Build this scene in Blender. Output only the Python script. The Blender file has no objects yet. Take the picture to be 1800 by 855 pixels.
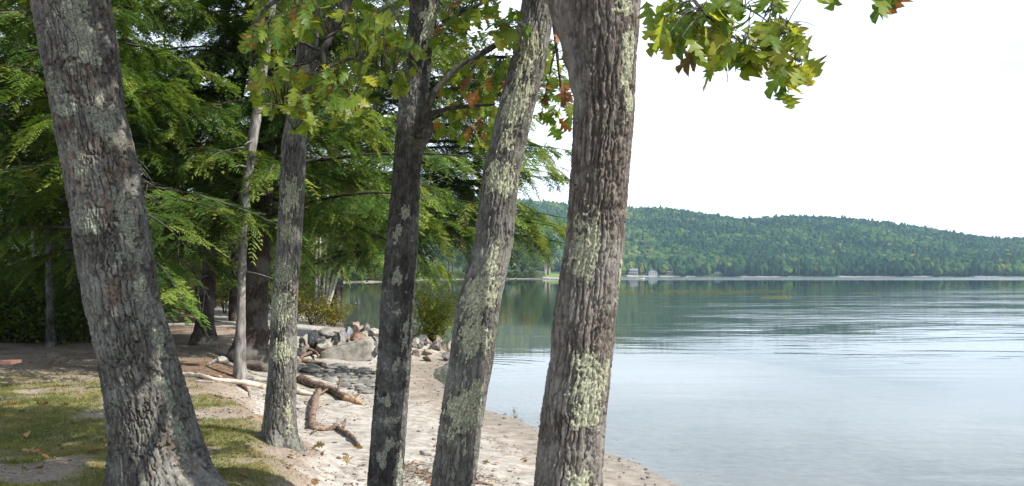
import bpy, math, random
import numpy as np
from mathutils import Matrix, Vector
random.seed(7)
RNG = np.random.default_rng(11)
sc = bpy.context.scene
COL = sc.collection

# ------------------------------------------------------------------ camera, sky, sun, exposure
F_PX, CX, CY, HORIZON = 1700.0, 900.0, 427.5, 485.0
CAM_Z = 2.4
PITCH = math.atan((HORIZON - CY) / F_PX)
cam_data = bpy.data.cameras.new("camera")
cam_data.sensor_width = 36.0
cam_data.lens = 36.0 * F_PX / 1800.0
cam_data.clip_start, cam_data.clip_end = 0.05, 20000
camera = bpy.data.objects.new("camera", cam_data)
COL.objects.link(camera)
camera.location = (0, 0, CAM_Z)
camera.rotation_euler = (math.pi / 2 + PITCH, 0, 0)
sc.camera = camera

SUN_EL, SUN_AZ = math.radians(44), math.radians(112)      # azimuth clockwise from the view direction (+Y)
sun_dir = Vector((math.cos(SUN_EL) * math.sin(SUN_AZ), math.cos(SUN_EL) * math.cos(SUN_AZ), math.sin(SUN_EL)))
sun_data = bpy.data.lights.new("sun", "SUN")
sun_data.energy = 4.6
sun_data.angle = math.radians(0.5)
sun_data.color = (1.0, 0.95, 0.87)
sun = bpy.data.objects.new("sun", sun_data)
COL.objects.link(sun)
sun.location = sun_dir * 50
sun.rotation_euler = sun_dir.to_track_quat('Z', 'Y').to_euler()

world = bpy.data.worlds.new("World")
sc.world = world
world.use_nodes = True
def build_world():
    nt = world.node_tree; N = nt.nodes; L = nt.links
    N.clear()
    out = N.new("ShaderNodeOutputWorld"); bg = N.new("ShaderNodeBackground")
    sky = N.new("ShaderNodeTexSky"); sky.sky_type = 'NISHITA'; sky.sun_disc = False
    sky.sun_elevation = SUN_EL; sky.sun_rotation = SUN_AZ; sky.air_density = 1.0; sky.dust_density = 1.0; sky.ozone_density = 1.0
    tc = N.new("ShaderNodeTexCoord")
    sep = N.new("ShaderNodeSeparateXYZ"); L.new(tc.outputs["Generated"], sep.inputs[0])
    # thin cloud layer: direction projected on a flat layer overhead
    zc = N.new("ShaderNodeMath"); zc.operation = 'MAXIMUM'; L.new(sep.outputs[2], zc.inputs[0]); zc.inputs[1].default_value = 0.0
    za = N.new("ShaderNodeMath"); za.operation = 'ADD'; L.new(zc.outputs[0], za.inputs[0]); za.inputs[1].default_value = 0.09
    dx = N.new("ShaderNodeMath"); dx.operation = 'DIVIDE'; L.new(sep.outputs[0], dx.inputs[0]); L.new(za.outputs[0], dx.inputs[1])
    dy = N.new("ShaderNodeMath"); dy.operation = 'DIVIDE'; L.new(sep.outputs[1], dy.inputs[0]); L.new(za.outputs[0], dy.inputs[1])
    cmb = N.new("ShaderNodeCombineXYZ"); L.new(dx.outputs[0], cmb.inputs[0]); L.new(dy.outputs[0], cmb.inputs[1])
    n1 = N.new("ShaderNodeTexNoise"); n1.inputs["Scale"].default_value = 0.55; n1.inputs["Detail"].default_value = 7; n1.inputs["Roughness"].default_value = 0.55; n1.inputs["Distortion"].default_value = 0.35
    L.new(cmb.outputs[0], n1.inputs["Vector"])
    mr = N.new("ShaderNodeMapRange"); mr.inputs[1].default_value = 0.30; mr.inputs[2].default_value = 0.58; mr.inputs[3].default_value = 0.30; mr.inputs[4].default_value = 0.98
    L.new(n1.outputs["Fac"], mr.inputs[0])
    mul = N.new("ShaderNodeMixRGB"); mul.blend_type = 'MULTIPLY'; mul.inputs[0].default_value = 1; mul.inputs[2].default_value = (1, 1, 1, 1)
    L.new(sky.outputs[0], mul.inputs[1])
    el = N.new("ShaderNodeMapRange"); el.inputs[1].default_value = 0.22; el.inputs[2].default_value = 0.85; el.inputs[3].default_value = 1.0; el.inputs[4].default_value = 0.28
    L.new(sep.outputs[2], el.inputs[0])
    cf = N.new("ShaderNodeMath"); cf.operation = 'MULTIPLY'; L.new(mr.outputs[0], cf.inputs[0]); L.new(el.outputs[0], cf.inputs[1])
    mix = N.new("ShaderNodeMixRGB"); L.new(cf.outputs[0], mix.inputs[0]); L.new(mul.outputs[0], mix.inputs[1])
    mix.inputs[2].default_value = (9.3, 10.3, 11.7, 1)       # bright thin cloud, before the background strength
    L.new(mix.outputs[0], bg.inputs[0]); bg.inputs[1].default_value = 0.10
    L.new(bg.outputs[0], out.inputs[0])
build_world()

sc.view_settings.view_transform = 'Standard'
sc.view_settings.look = 'None'
sc.view_settings.exposure = 0.95
sc.view_settings.gamma = 1.0
sc.view_settings.use_curve_mapping = False
sc.render.engine = 'CYCLES'
sc.cycles.max_bounces = 8
sc.cycles.transparent_max_bounces = 12
sc.cycles.caustics_reflective = False
sc.cycles.caustics_refractive = False
sc.cycles.sample_clamp_indirect = 6.0
sc.cycles.use_denoising = True

# ------------------------------------------------------------------ numeric helpers
def _hash(ix, iy, seed):
    h = (ix.astype(np.int64) * 374761393 + iy.astype(np.int64) * 668265263 + seed * 1442695041) & 0xFFFFFFFF
    h = ((h ^ (h >> 13)) * 1274126177) & 0xFFFFFFFF
    h = ((h ^ (h >> 16)) * 2246822519) & 0xFFFFFFFF
    return ((h ^ (h >> 15)) & 0xFFFFFF) / float(0x1000000)
def vnoise(x, y, seed=0, per=None):
    x = np.asarray(x, float); y = np.asarray(y, float)
    ix = np.floor(x).astype(np.int64); iy = np.floor(y).astype(np.int64)
    fx, fy = x - ix, y - iy
    fx = fx * fx * fx * (fx * (fx * 6 - 15) + 10); fy = fy * fy * fy * (fy * (fy * 6 - 15) + 10)
    w = (lambda a: a % per) if per else (lambda a: a)
    a = _hash(w(ix), iy, seed); b = _hash(w(ix + 1), iy, seed); c = _hash(w(ix), iy + 1, seed); d = _hash(w(ix + 1), iy + 1, seed)
    return (a + (b - a) * fx) * (1 - fy) + (c + (d - c) * fx) * fy
def fbm(x, y, seed=0, oct=4, per=None):
    t, amp, tot = 0.0, 1.0, 0.0
    for k in range(oct):
        t = t + amp * vnoise(np.asarray(x) * 2 ** k, np.asarray(y) * 2 ** k, seed + k * 17, per * 2 ** k if per else None)
        tot += amp; amp *= 0.5
    return t / tot
def worley(u, v, seed, per):
    iu = np.floor(u).astype(np.int64); iv = np.floor(v).astype(np.int64)
    f1 = np.full(u.shape, 9.0); f2 = np.full(u.shape, 9.0); cid = np.zeros(u.shape)
    for a in (-1, 0, 1):
        for b in (-1, 0, 1):
            cu, cv = iu + a, iv + b
            px = cu + 0.1 + 0.8 * _hash(cu % per, cv, seed); py = cv + 0.1 + 0.8 * _hash(cu % per, cv, seed + 5)
            d = np.hypot(px - u, py - v)
            near = d < f1
            f2 = np.where(near, f1, np.minimum(f2, d)); cid = np.where(near, _hash(cu % per, cv, seed + 9), cid); f1 = np.where(near, d, f1)
    return f1, f2, cid
def sstep(a, b, x):
    t = np.clip((np.asarray(x, float) - a) / (b - a), 0, 1)
    return t * t * (3 - 2 * t)
def lerp(a, b, t): return a + (b - a) * t

def at(px, py, Y):
    """world point on the plane at forward distance Y that the photograph's pixel (1800 wide) looks at"""
    u, v = (px - CX) / F_PX, (CY - py) / F_PX
    d = np.array([u, math.cos(PITCH) - v * math.sin(PITCH), math.sin(PITCH) + v * math.cos(PITCH)])
    return np.array([0, 0, CAM_Z]) + d * (Y / d[1])

_ORD = "first second third fourth fifth sixth seventh eighth ninth tenth eleventh twelfth thirteenth fourteenth fifteenth sixteenth seventeenth eighteenth nineteenth twentieth".split()
def nth(k):
    if k < 20: return _ORD[k]
    t = ["twenty", "thirty", "forty", "fifty", "sixty"][(k + 1) // 10 - 2]
    return (t[:-1] + "ieth") if (k + 1) % 10 == 0 else t + " " + _ORD[k % 10]

# ------------------------------------------------------------------ object helpers
def make_mesh(name, V, quads=None, tris=None, mats=(), smooth=True, mat_idx=None, attrs=None):
    V = np.asarray(V, np.float32)
    q = np.asarray(quads, np.int32).reshape(-1, 4) if quads is not None and len(quads) else np.zeros((0, 4), np.int32)
    t = np.asarray(tris, np.int32).reshape(-1, 3) if tris is not None and len(tris) else np.zeros((0, 3), np.int32)
    me = bpy.data.meshes.new(name)
    me.vertices.add(len(V)); me.vertices.foreach_set("co", V.ravel())
    nl = q.size + t.size
    me.loops.add(nl); me.loops.foreach_set("vertex_index", np.concatenate([q.ravel(), t.ravel()]))
    me.polygons.add(len(q) + len(t))
    st = np.concatenate([np.arange(len(q)) * 4, q.size + np.arange(len(t)) * 3]).astype(np.int32)
    me.polygons.foreach_set("loop_start", st)
    me.polygons.foreach_set("use_smooth", np.full(len(st), smooth, dtype=bool))
    for m in mats: me.materials.append(m)
    if mat_idx is not None: me.polygons.foreach_set("material_index", np.asarray(mat_idx, np.int32))
    me.update(calc_edges=True)
    for k, a in (attrs or {}).items():
        a = np.asarray(a, np.float32)
        if a.ndim == 1:
            me.attributes.new(k, 'FLOAT', 'POINT').data.foreach_set("value", a)
        else:
            if a.shape[1] == 3: a = np.c_[a, np.ones(len(a), np.float32)]
            me.attributes.new(k, 'FLOAT_COLOR', 'POINT').data.foreach_set("color", a.astype(np.float32).ravel())
    return me
def link(name, data, parent=None):
    o = bpy.data.objects.new(name, data); COL.objects.link(o)
    if parent is not None: o.parent = parent
    return o
def root_of(o):
    while o.parent is not None: o = o.parent
    return o
def tag(o, label=None, cat=None, group=None, kind=None):
    for k, v in (("label", label), ("category", cat), ("group", group), ("kind", kind)):
        if v: o[k] = v
    return o
def thing(name, loc, label, cat, group=None):
    o = bpy.data.objects.new(name, None); COL.objects.link(o)
    o.location = loc; o.empty_display_size = 0.2
    return tag(o, label, cat, group)
def part(name, root, parent, V, quads=None, tris=None, mats=(), **kw):
    """mesh given in world coordinates, hung under a thing whose base is root.location"""
    V = np.asarray(V, float) - np.array(root.location)
    return link(name, make_mesh(name, V, quads, tris, mats, **kw), parent)

class MB:
    """collects shapes into one mesh"""
    def __init__(s): s.V, s.Q, s.T, s.n = [], [], [], 0
    def add(s, V, quads=None, tris=None):
        V = np.asarray(V, float)
        if quads is not None and len(quads): s.Q.append(np.asarray(quads) + s.n)
        if tris is not None and len(tris): s.T.append(np.asarray(tris) + s.n)
        s.V.append(V); s.n += len(V)
    def box(s, c, size, rz=0.0):
        x, y, z = np.array(size) / 2.0
        v = np.array([[-x,-y,-z],[x,-y,-z],[x,y,-z],[-x,y,-z],[-x,-y,z],[x,-y,z],[x,y,z],[-x,y,z]])
        cr, sr = math.cos(rz), math.sin(rz)
        v = np.c_[v[:,0]*cr - v[:,1]*sr, v[:,0]*sr + v[:,1]*cr, v[:,2]] + np.array(c)
        s.add(v, [[0,3,2,1],[4,5,6,7],[0,1,5,4],[1,2,6,5],[2,3,7,6],[3,0,4,7]])
    def get(s):
        V = np.concatenate(s.V); Q = np.concatenate(s.Q) if s.Q else None; T = np.concatenate(s.T) if s.T else None
        return V, Q, T
def tube(pts, radii, n=8, rough=0.0, seed=0, sub=1, caps=True):
    """tapered tube along a polyline; returns V, quads, tris"""
    P = np.asarray(pts, float); R = np.asarray(radii, float)
    if sub > 1:
        t = np.arange(len(P)); tt = np.linspace(0, len(P) - 1, (len(P) - 1) * sub + 1)
        Pm = np.stack([np.interp(tt, t, P[:, k]) for k in range(3)], 1)
        for _ in range(2 if sub > 2 else 1): Pm[1:-1] = (Pm[:-2] + 2 * Pm[1:-1] + Pm[2:]) / 4
        R = np.interp(tt, t, R); P = Pm
    m = len(P)
    T = np.gradient(P, axis=0); T /= np.linalg.norm(T, axis=1)[:, None] + 1e-9
    up = np.array([0, 0, 1.0]) if abs(T[0, 2]) < 0.9 else np.array([1.0, 0, 0])
    A = np.cross(T[0], up); A /= np.linalg.norm(A)
    V = []
    th = np.arange(n) / n * 2 * np.pi
    for i in range(m):
        A = A - T[i] * A.dot(T[i]); A /= np.linalg.norm(A) + 1e-9
        B = np.cross(T[i], A)
        r = R[i] * (1 + rough * (2 * vnoise(th / (2 * np.pi) * 5, np.full(n, i * 0.55), seed, per=5) - 1))
        V.append(P[i] + np.outer(np.cos(th) * r, A) + np.outer(np.sin(th) * r, B))
    V = np.concatenate(V)
    i, j = np.meshgrid(np.arange(m - 1), np.arange(n), indexing='ij'); j2 = (j + 1) % n
    Q = np.stack([i * n + j, i * n + j2, (i + 1) * n + j2, (i + 1) * n + j], -1).reshape(-1, 4)
    Tr = None
    if caps:
        V = np.concatenate([V, P[:1], P[-1:]])
        a = np.arange(n); b = (a + 1) % n
        Tr = np.concatenate([np.stack([np.full(n, m * n), b, a], 1), np.stack([np.full(n, m * n + 1), (m - 1) * n + a, (m - 1) * n + b], 1)])
    return V, Q, Tr
def ico(sub):
    p = (1 + 5 ** 0.5) / 2
    V = [(-1,p,0),(1,p,0),(-1,-p,0),(1,-p,0),(0,-1,p),(0,1,p),(0,-1,-p),(0,1,-p),(p,0,-1),(p,0,1),(-p,0,-1),(-p,0,1)]
    Fc = [(0,11,5),(0,5,1),(0,1,7),(0,7,10),(0,10,11),(1,5,9),(5,11,4),(11,10,2),(10,7,6),(7,1,8),(3,9,4),(3,4,2),(3,2,6),(3,6,8),(3,8,9),(4,9,5),(2,4,11),(6,2,10),(8,6,7),(9,8,1)]
    V = [np.array(v) / np.linalg.norm(v) for v in V]
    for _ in range(sub):
        cache, nf = {}, []
        def mid(a, b):
            k = (min(a, b), max(a, b))
            if k not in cache:
                m = V[a] + V[b]; V.append(m / np.linalg.norm(m)); cache[k] = len(V) - 1
            return cache[k]
        for a, b, c in Fc:
            x, y, z = mid(a, b), mid(b, c), mid(c, a)
            nf += [(a, x, z), (b, y, x), (c, z, y), (x, y, z)]
        Fc = nf
    return np.array(V), np.array(Fc)
ICO = [ico(k) for k in range(4)]

# ------------------------------------------------------------------ materials
def mat_new(name):
    m = bpy.data.materials.new(name); m.use_nodes = True
    nt = m.node_tree; nt.nodes.clear()
    out = nt.nodes.new("ShaderNodeOutputMaterial")
    return m, nt.nodes, nt.links, out
def nnode(N, L, scale, detail=4, rough=0.55, vec=None, dist=0.0):
    n = N.new("ShaderNodeTexNoise"); n.inputs["Scale"].default_value = scale; n.inputs["Detail"].default_value = detail
    n.inputs["Roughness"].default_value = rough; n.inputs["Distortion"].default_value = dist
    if vec is not None: L.new(vec, n.inputs["Vector"])
    return n
def ramp(N, L, fac, stops):
    r = N.new("ShaderNodeValToRGB"); e = r.color_ramp.elements
    while len(e) < len(stops): e.new(0.5)
    for k, (p, c) in enumerate(stops):
        e[k].position = p; e[k].color = (*c, 1) if len(c) == 3 else c
    L.new(fac, r.inputs[0]); return r
def mrange(N, L, fac, a, b, c=0.0, d=1.0):
    m = N.new("ShaderNodeMapRange"); L.new(fac, m.inputs[0])
    for k, v in zip((1, 2, 3, 4), (a, b, c, d)): m.inputs[k].default_value = v
    return m
def mixc(N, L, fac, c1, c2, blend='MIX'):
    m = N.new("ShaderNodeMixRGB"); m.blend_type = blend
    for k, c in ((0, fac), (1, c1), (2, c2)):
        if isinstance(c, (int, float)): m.inputs[k].default_value = c
        elif isinstance(c, tuple): m.inputs[k].default_value = (*c, 1)
        else: L.new(c, m.inputs[k])
    return m
def math2(N, L, op, a, b=None):
    m = N.new("ShaderNodeMath"); m.operation = op
    for k, c in ((0, a), (1, b)):
        if c is None: continue
        if isinstance(c, (int, float)): m.inputs[k].default_value = c
        else: L.new(c, m.inputs[k])
    return m
def vscale(N, L, vec, s):
    m = N.new("ShaderNodeMapping"); m.vector_type = 'POINT'; m.inputs["Scale"].default_value = s; L.new(vec, m.inputs[0]); return m
def principled(N, L, out, rough=0.85, spec=0.25):
    p = N.new("ShaderNodeBsdfPrincipled"); p.inputs["Roughness"].default_value = rough
    p.inputs["Specular IOR Level"].default_value = spec
    L.new(p.outputs[0], out.inputs[0]); return p
def bump(N, L, height, strength, dist, p):
    b = N.new("ShaderNodeBump"); b.inputs["Strength"].default_value = strength; b.inputs["Distance"].default_value = dist
    L.new(height, b.inputs["Height"]); L.new(b.outputs[0], p.inputs["Normal"]); return b

def bark_mat(name, c1, c2, c3, green=0.25, red=0.0, speck=0.5, speck_col=(0.29, 0.295, 0.24)):
    m, N, L, out = mat_new(name); p = principled(N, L, out, 0.9, 0.12)
    tc = N.new("ShaderNodeTexCoord").outputs["Object"]
    st = vscale(N, L, tc, (1, 1, 0.3)).outputs[0]
    n1 = nnode(N, L, 30, 7, 0.72, st); n2 = nnode(N, L, 2.6, 5, 0.6, tc); n3 = nnode(N, L, 8, 6, 0.72, tc); n4 = nnode(N, L, 170, 3, 0.6, st); n5 = nnode(N, L, 34, 5, 0.7, tc)
    r = ramp(N, L, n1.outputs["Fac"], [(0.36, c1), (0.50, c2), (0.64, c3)])
    grey = mixc(N, L, mrange(N, L, n2.outputs["Fac"], 0.47, 0.60, 0, 0.55).outputs[0], r.outputs[0], tuple(0.55 * a + 0.45 * b for a, b in zip(c3, (0.26, 0.26, 0.245))))
    col = mixc(N, L, mrange(N, L, n3.outputs["Fac"], 0.52, 0.60, 0, green).outputs[0], grey.outputs[0], (0.17, 0.19, 0.135))
    if red:
        rn = nnode(N, L, 2.3, 5, 0.65, vscale(N, L, tc, (1, 1, 0.55)).outputs[0])
        col = mixc(N, L, mrange(N, L, rn.outputs["Fac"], 0.58, 0.68, 0, red).outputs[0], col.outputs[0], (0.22, 0.115, 0.065))
    # dust of crust lichen: pale flecks gathered in patches
    sp = math2(N, L, 'ADD', n5.outputs["Fac"], math2(N, L, 'MULTIPLY', math2(N, L, 'SUBTRACT', n2.outputs["Fac"], 0.5).outputs[0], 0.7).outputs[0])
    col = mixc(N, L, mrange(N, L, sp.outputs[0], 0.60, 0.66, 0, speck).outputs[0], col.outputs[0], speck_col)
    L.new(col.outputs[0], p.inputs["Base Color"])
    hh = math2(N, L, 'ADD', n1.outputs["Fac"], math2(N, L, 'MULTIPLY', n4.outputs["Fac"], 0.5).outputs[0])
    bump(N, L, hh.outputs[0], 1.0, 0.012, p)
    return m
def noise_mat(name, stops, scale, rough=0.85, spec=0.2, bump_s=0.5, bump_d=0.004, bscale=60, stretch=(1, 1, 1), obj_rand=0.0):
    m, N, L, out = mat_new(name); p = principled(N, L, out, rough, spec)
    tc = vscale(N, L, N.new("ShaderNodeTexCoord").outputs["Object"], stretch).outputs[0]
    n1 = nnode(N, L, scale, 6, 0.62, tc); n2 = nnode(N, L, bscale, 5, 0.6, tc)
    r = ramp(N, L, n1.outputs["Fac"], stops); c = r.outputs[0]
    if obj_rand:
        oi = N.new("ShaderNodeObjectInfo")
        hs = N.new("ShaderNodeHueSaturation"); L.new(c, hs.inputs["Color"])
        L.new(mrange(N, L, oi.outputs["Random"], 0, 1, 1 - obj_rand, 1 + obj_rand).outputs[0], hs.inputs["Value"])
        c = hs.outputs[0]
    L.new(c, p.inputs["Base Color"])
    if bump_s: bump(N, L, n2.outputs["Fac"], bump_s, bump_d, p)
    return m
def leaf_mat(name, cols, trans=0.45, rough=0.5, spec=0.3, scale=9.0, var=0.25, tint_attr=False, veins=False):
    """leaf surface: diffuse, some light through the blade, colour varying by object and over the blade"""
    m, N, L, out = mat_new(name)
    tc = N.new("ShaderNodeTexCoord").outputs["Object"]
    oi = N.new("ShaderNodeObjectInfo")
    n1 = nnode(N, L, scale, 4, 0.6, tc)
    if tint_attr:
        a = N.new("ShaderNodeAttribute"); a.attribute_name = "tint"; src = a.outputs["Fac"]
    else: src = oi.outputs["Random"]
    add = math2(N, L, 'ADD', src, math2(N, L, 'MULTIPLY', math2(N, L, 'SUBTRACT', n1.outputs["Fac"], 0.5).outputs[0], 0.9).outputs[0])
    r = ramp(N, L, add.outputs[0], [(k / (len(cols) - 1), c) for k, c in enumerate(cols)])
    if veins:
        sx = N.new("ShaderNodeSeparateXYZ"); L.new(tc, sx.inputs[0])
        ay = math2(N, L, 'ABSOLUTE', sx.outputs[1]); rib = mrange(N, L, ay.outputs[0], 0.022, 0.008)
        sv = math2(N, L, 'SINE', math2(N, L, 'MULTIPLY', math2(N, L, 'SUBTRACT', sx.outputs[0], math2(N, L, 'MULTIPLY', ay.outputs[0], 0.75).outputs[0]).outputs[0], 29.0).outputs[0])
        rib = math2(N, L, 'MAXIMUM', rib.outputs[0], mrange(N, L, sv.outputs[0], 0.90, 1.0, 0, 0.7).outputs[0])
        r = mixc(N, L, math2(N, L, 'MULTIPLY', rib.outputs[0], 0.35).outputs[0], r.outputs[0], (0.30, 0.33, 0.10))
        eb = math2(N, L, 'ADD', ay.outputs[0], math2(N, L, 'MULTIPLY', n1.outputs["Fac"], 0.45).outputs[0])
        r = mixc(N, L, mrange(N, L, eb.outputs[0], 0.50, 0.60, 0, 0.75).outputs[0], r.outputs[0], (0.15, 0.085, 0.03))
    p = N.new("ShaderNodeBsdfPrincipled"); p.inputs["Roughness"].default_value = rough; p.inputs["Specular IOR Level"].default_value = spec
    t = N.new("ShaderNodeBsdfTranslucent")
    L.new(r.outputs[0], p.inputs["Base Color"])
    tb = mixc(N, L, 1.0, r.outputs[0], (1.35, 1.25, 0.6), 'MULTIPLY'); L.new(tb.outputs[0], t.inputs[0])
    mx = N.new("ShaderNodeMixShader"); mx.inputs[0].default_value = trans
    L.new(p.outputs[0], mx.inputs[1]); L.new(t.outputs[0], mx.inputs[2]); L.new(mx.outputs[0], out.inputs[0])
    return m
def plain(name, c, rough=0.6, spec=0.3, var=0.12, scale=4.0):
    return noise_mat(name, [(0.3, tuple(x * (1 - var) for x in c)), (0.7, tuple(min(1, x * (1 + var)) for x in c))], scale, rough, spec, 0.2, 0.003, 40)

M = {}
M['bark_oak'] = bark_mat('furrowed grey oak bark', (0.043, 0.037, 0.032), (0.095, 0.086, 0.076), (0.185, 0.172, 0.157), 0.35, 0.45, 0.6)
M['bark_pale'] = bark_mat('pale brown oak bark', (0.056, 0.046, 0.039), (0.118, 0.100, 0.087), (0.235, 0.207, 0.183), 0.16, 0, 0.4)
M['bark_dark'] = bark_mat('dark smooth bark', (0.024, 0.021, 0.019), (0.045, 0.04, 0.036), (0.095, 0.09, 0.083), 0.10, 0, 0.6, (0.28, 0.29, 0.27))
M['bark_grey'] = bark_mat('grey ridged bark', (0.047, 0.043, 0.038), (0.10, 0.094, 0.084), (0.19, 0.182, 0.165), 0.25)
M['bark_hemlock'] = bark_mat('brown hemlock bark', (0.024, 0.018, 0.015), (0.045, 0.034, 0.028), (0.075, 0.058, 0.048), 0.06, 0, 0.1)
M['bark_birch'] = noise_mat('pale birch bark', [(0.28, (0.10, 0.09, 0.08)), (0.42, (0.33, 0.31, 0.28)), (0.7, (0.52, 0.5, 0.46))], 6, 0.8, 0.2, 0.4, 0.004, 40, (1, 1, 3))
M['bark_dead'] = noise_mat('weathered grey dead wood', [(0.34, (0.06, 0.055, 0.05)), (0.5, (0.16, 0.15, 0.138)), (0.66, (0.29, 0.275, 0.255))], 14, 0.9, 0.1, 0.6, 0.004, 60, (1, 1, 0.25))
M['lichen'] = noise_mat('pale green crust lichen', [(0.34, (0.12, 0.118, 0.085)), (0.49, (0.25, 0.255, 0.18)), (0.66, (0.43, 0.44, 0.32))], 60, 0.95, 0.05, 0.9, 0.006, 130)
M['lichen_grey'] = noise_mat('grey green crust lichen', [(0.34, (0.09, 0.09, 0.075)), (0.5, (0.19, 0.195, 0.155)), (0.66, (0.32, 0.325, 0.26))], 70, 0.95, 0.05, 0.9, 0.005, 120)
M['driftwood'] = noise_mat('brown driftwood', [(0.34, (0.055, 0.036, 0.026)), (0.5, (0.14, 0.095, 0.07)), (0.64, (0.27, 0.21, 0.165))], 16, 0.9, 0.1, 0.7, 0.006, 45, (1, 1, 1), 0.2)
M['driftwood_pale'] = noise_mat('bleached driftwood', [(0.3, (0.30, 0.23, 0.18)), (0.5, (0.45, 0.37, 0.30)), (0.7, (0.56, 0.49, 0.41))], 9, 0.9, 0.1, 0.6, 0.005, 45)
M['heartwood'] = noise_mat('orange broken wood', [(0.35, (0.17, 0.10, 0.055)), (0.6, (0.38, 0.26, 0.15))], 18, 0.9, 0.1, 0.6, 0.006, 50)
rock_stops = lambda a, b, c: [(0.3, a), (0.5, b), (0.7, c)]
M['granite_pale'] = noise_mat('pale granite', rock_stops((0.12, 0.108, 0.09), (0.25, 0.235, 0.205), (0.36, 0.345, 0.315)), 5, 0.9, 0.15, 0.7, 0.012, 28, obj_rand=0.1)
M['granite_grey'] = noise_mat('grey granite', rock_stops((0.07, 0.064, 0.055), (0.155, 0.148, 0.136), (0.26, 0.252, 0.235)), 5, 0.9, 0.15, 0.7, 0.012, 28, obj_rand=0.18)
M['granite_blue'] = noise_mat('blue grey granite', rock_stops((0.09, 0.10, 0.115), (0.17, 0.185, 0.205), (0.26, 0.275, 0.29)), 6, 0.9, 0.15, 0.6, 0.01, 28)
M['granite_pink'] = noise_mat('pinkish granite', rock_stops((0.12, 0.09, 0.07), (0.235, 0.185, 0.155), (0.34, 0.295, 0.26)), 5, 0.9, 0.15, 0.6, 0.01, 28, obj_rand=0.1)
M['stone_rust'] = noise_mat('rusty brown stone', rock_stops((0.07, 0.042, 0.028), (0.14, 0.085, 0.058), (0.27, 0.215, 0.18)), 6, 0.9, 0.15, 0.8, 0.015, 24)
M['stone_dark_shade'] = noise_mat('dark stone and shaded cobble', rock_stops((0.08, 0.078, 0.074), (0.14, 0.135, 0.125), (0.21, 0.2, 0.185)), 6, 0.85, 0.2, 0.6, 0.01, 28, obj_rand=0.25)  # dark tone also holds the shade over the beach cobbles
M['needles'] = leaf_mat('hemlock needles', [(0.032, 0.07, 0.018), (0.06, 0.12, 0.026), (0.12, 0.20, 0.038), (0.24, 0.29, 0.065)], 0.38, 0.6, 0.15, 1.3, tint_attr=True)
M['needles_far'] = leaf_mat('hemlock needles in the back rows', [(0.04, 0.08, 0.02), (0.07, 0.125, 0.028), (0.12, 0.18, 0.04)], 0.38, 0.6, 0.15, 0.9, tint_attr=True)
GREENS = [(0.045, 0.10, 0.018), (0.07, 0.135, 0.02), (0.11, 0.17, 0.022), (0.16, 0.20, 0.028)]
M['leaf_green'] = leaf_mat('green oak leaf', [(0.065, 0.135, 0.018), (0.10, 0.18, 0.02), (0.15, 0.22, 0.024), (0.21, 0.26, 0.032)], 0.62, 0.42, 0.3, 5, veins=True)
M['leaf_lime'] = leaf_mat('yellow green oak leaf', [(0.16, 0.22, 0.022), (0.25, 0.30, 0.032), (0.36, 0.37, 0.045)], 0.6, 0.45, 0.35, 5, veins=True)
M['leaf_orange'] = leaf_mat('orange oak leaf', [(0.14, 0.15, 0.02), (0.24, 0.10, 0.02), (0.34, 0.13, 0.025), (0.22, 0.08, 0.02)], 0.45, 0.5, 0.3, 6, veins=True)
M['leaf_red'] = leaf_mat('dull red brown oak leaf', [(0.08, 0.08, 0.02), (0.13, 0.045, 0.022), (0.20, 0.07, 0.035)], 0.4, 0.5, 0.3, 6, veins=True)
M['leaf_yellow'] = leaf_mat('golden oak leaf', [(0.34, 0.22, 0.02), (0.48, 0.34, 0.035)], 0.45, 0.5, 0.3, 6, veins=True)
M['leaf_dry'] = leaf_mat('dry fallen oak leaf', [(0.14, 0.065, 0.03), (0.25, 0.13, 0.06), (0.40, 0.25, 0.12)], 0.25, 0.75, 0.15, 8, veins=True)
M['crown_green'] = leaf_mat('oak crown foliage', GREENS, 0.45, 0.5, 0.3, 0.7, tint_attr=True)
M['shrub_lime'] = leaf_mat('yellow green shrub leaves', [(0.12, 0.17, 0.025), (0.22, 0.28, 0.04), (0.34, 0.36, 0.05), (0.42, 0.28, 0.05)], 0.45, 0.5, 0.25, 3, tint_attr=True)
M['shrub_autumn'] = leaf_mat('turning shrub leaves', [(0.06, 0.11, 0.02), (0.13, 0.16, 0.025), (0.26, 0.22, 0.035), (0.34, 0.14, 0.04)], 0.45, 0.5, 0.25, 2, tint_attr=True)
M['shrub_dark'] = leaf_mat('dark undergrowth leaves', [(0.045, 0.085, 0.02), (0.08, 0.13, 0.026), (0.14, 0.18, 0.035)], 0.45, 0.5, 0.25, 2, tint_attr=True)
M['cove_green'] = leaf_mat('green shoreline foliage', [(0.03, 0.07, 0.018), (0.055, 0.10, 0.022), (0.09, 0.14, 0.03)], 0.35, 0.6, 0.2, 0.3, tint_attr=True)
M['cove_lime'] = leaf_mat('light green shoreline foliage', [(0.06, 0.11, 0.02), (0.10, 0.15, 0.026), (0.17, 0.2, 0.035)], 0.35, 0.6, 0.2, 0.3, tint_attr=True)
M['cove_autumn'] = leaf_mat('turning shoreline foliage', [(0.10, 0.13, 0.025), (0.22, 0.2, 0.035), (0.3, 0.17, 0.035)], 0.35, 0.6, 0.2, 0.3, tint_attr=True)
M['white_paint'] = plain('white paint', (0.34, 0.34, 0.33), 0.5)
M['grey_clap'] = plain('grey siding', (0.26, 0.26, 0.26), 0.7)
M['tan_clap'] = plain('tan siding', (0.36, 0.30, 0.24), 0.7)
M['brown_clap'] = plain('brown siding', (0.16, 0.10, 0.065), 0.7)
M['roof_grey'] = plain('grey roofing', (0.17, 0.17, 0.18), 0.8)
M['roof_brown'] = plain('brown roofing', (0.13, 0.095, 0.08), 0.8)
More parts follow.
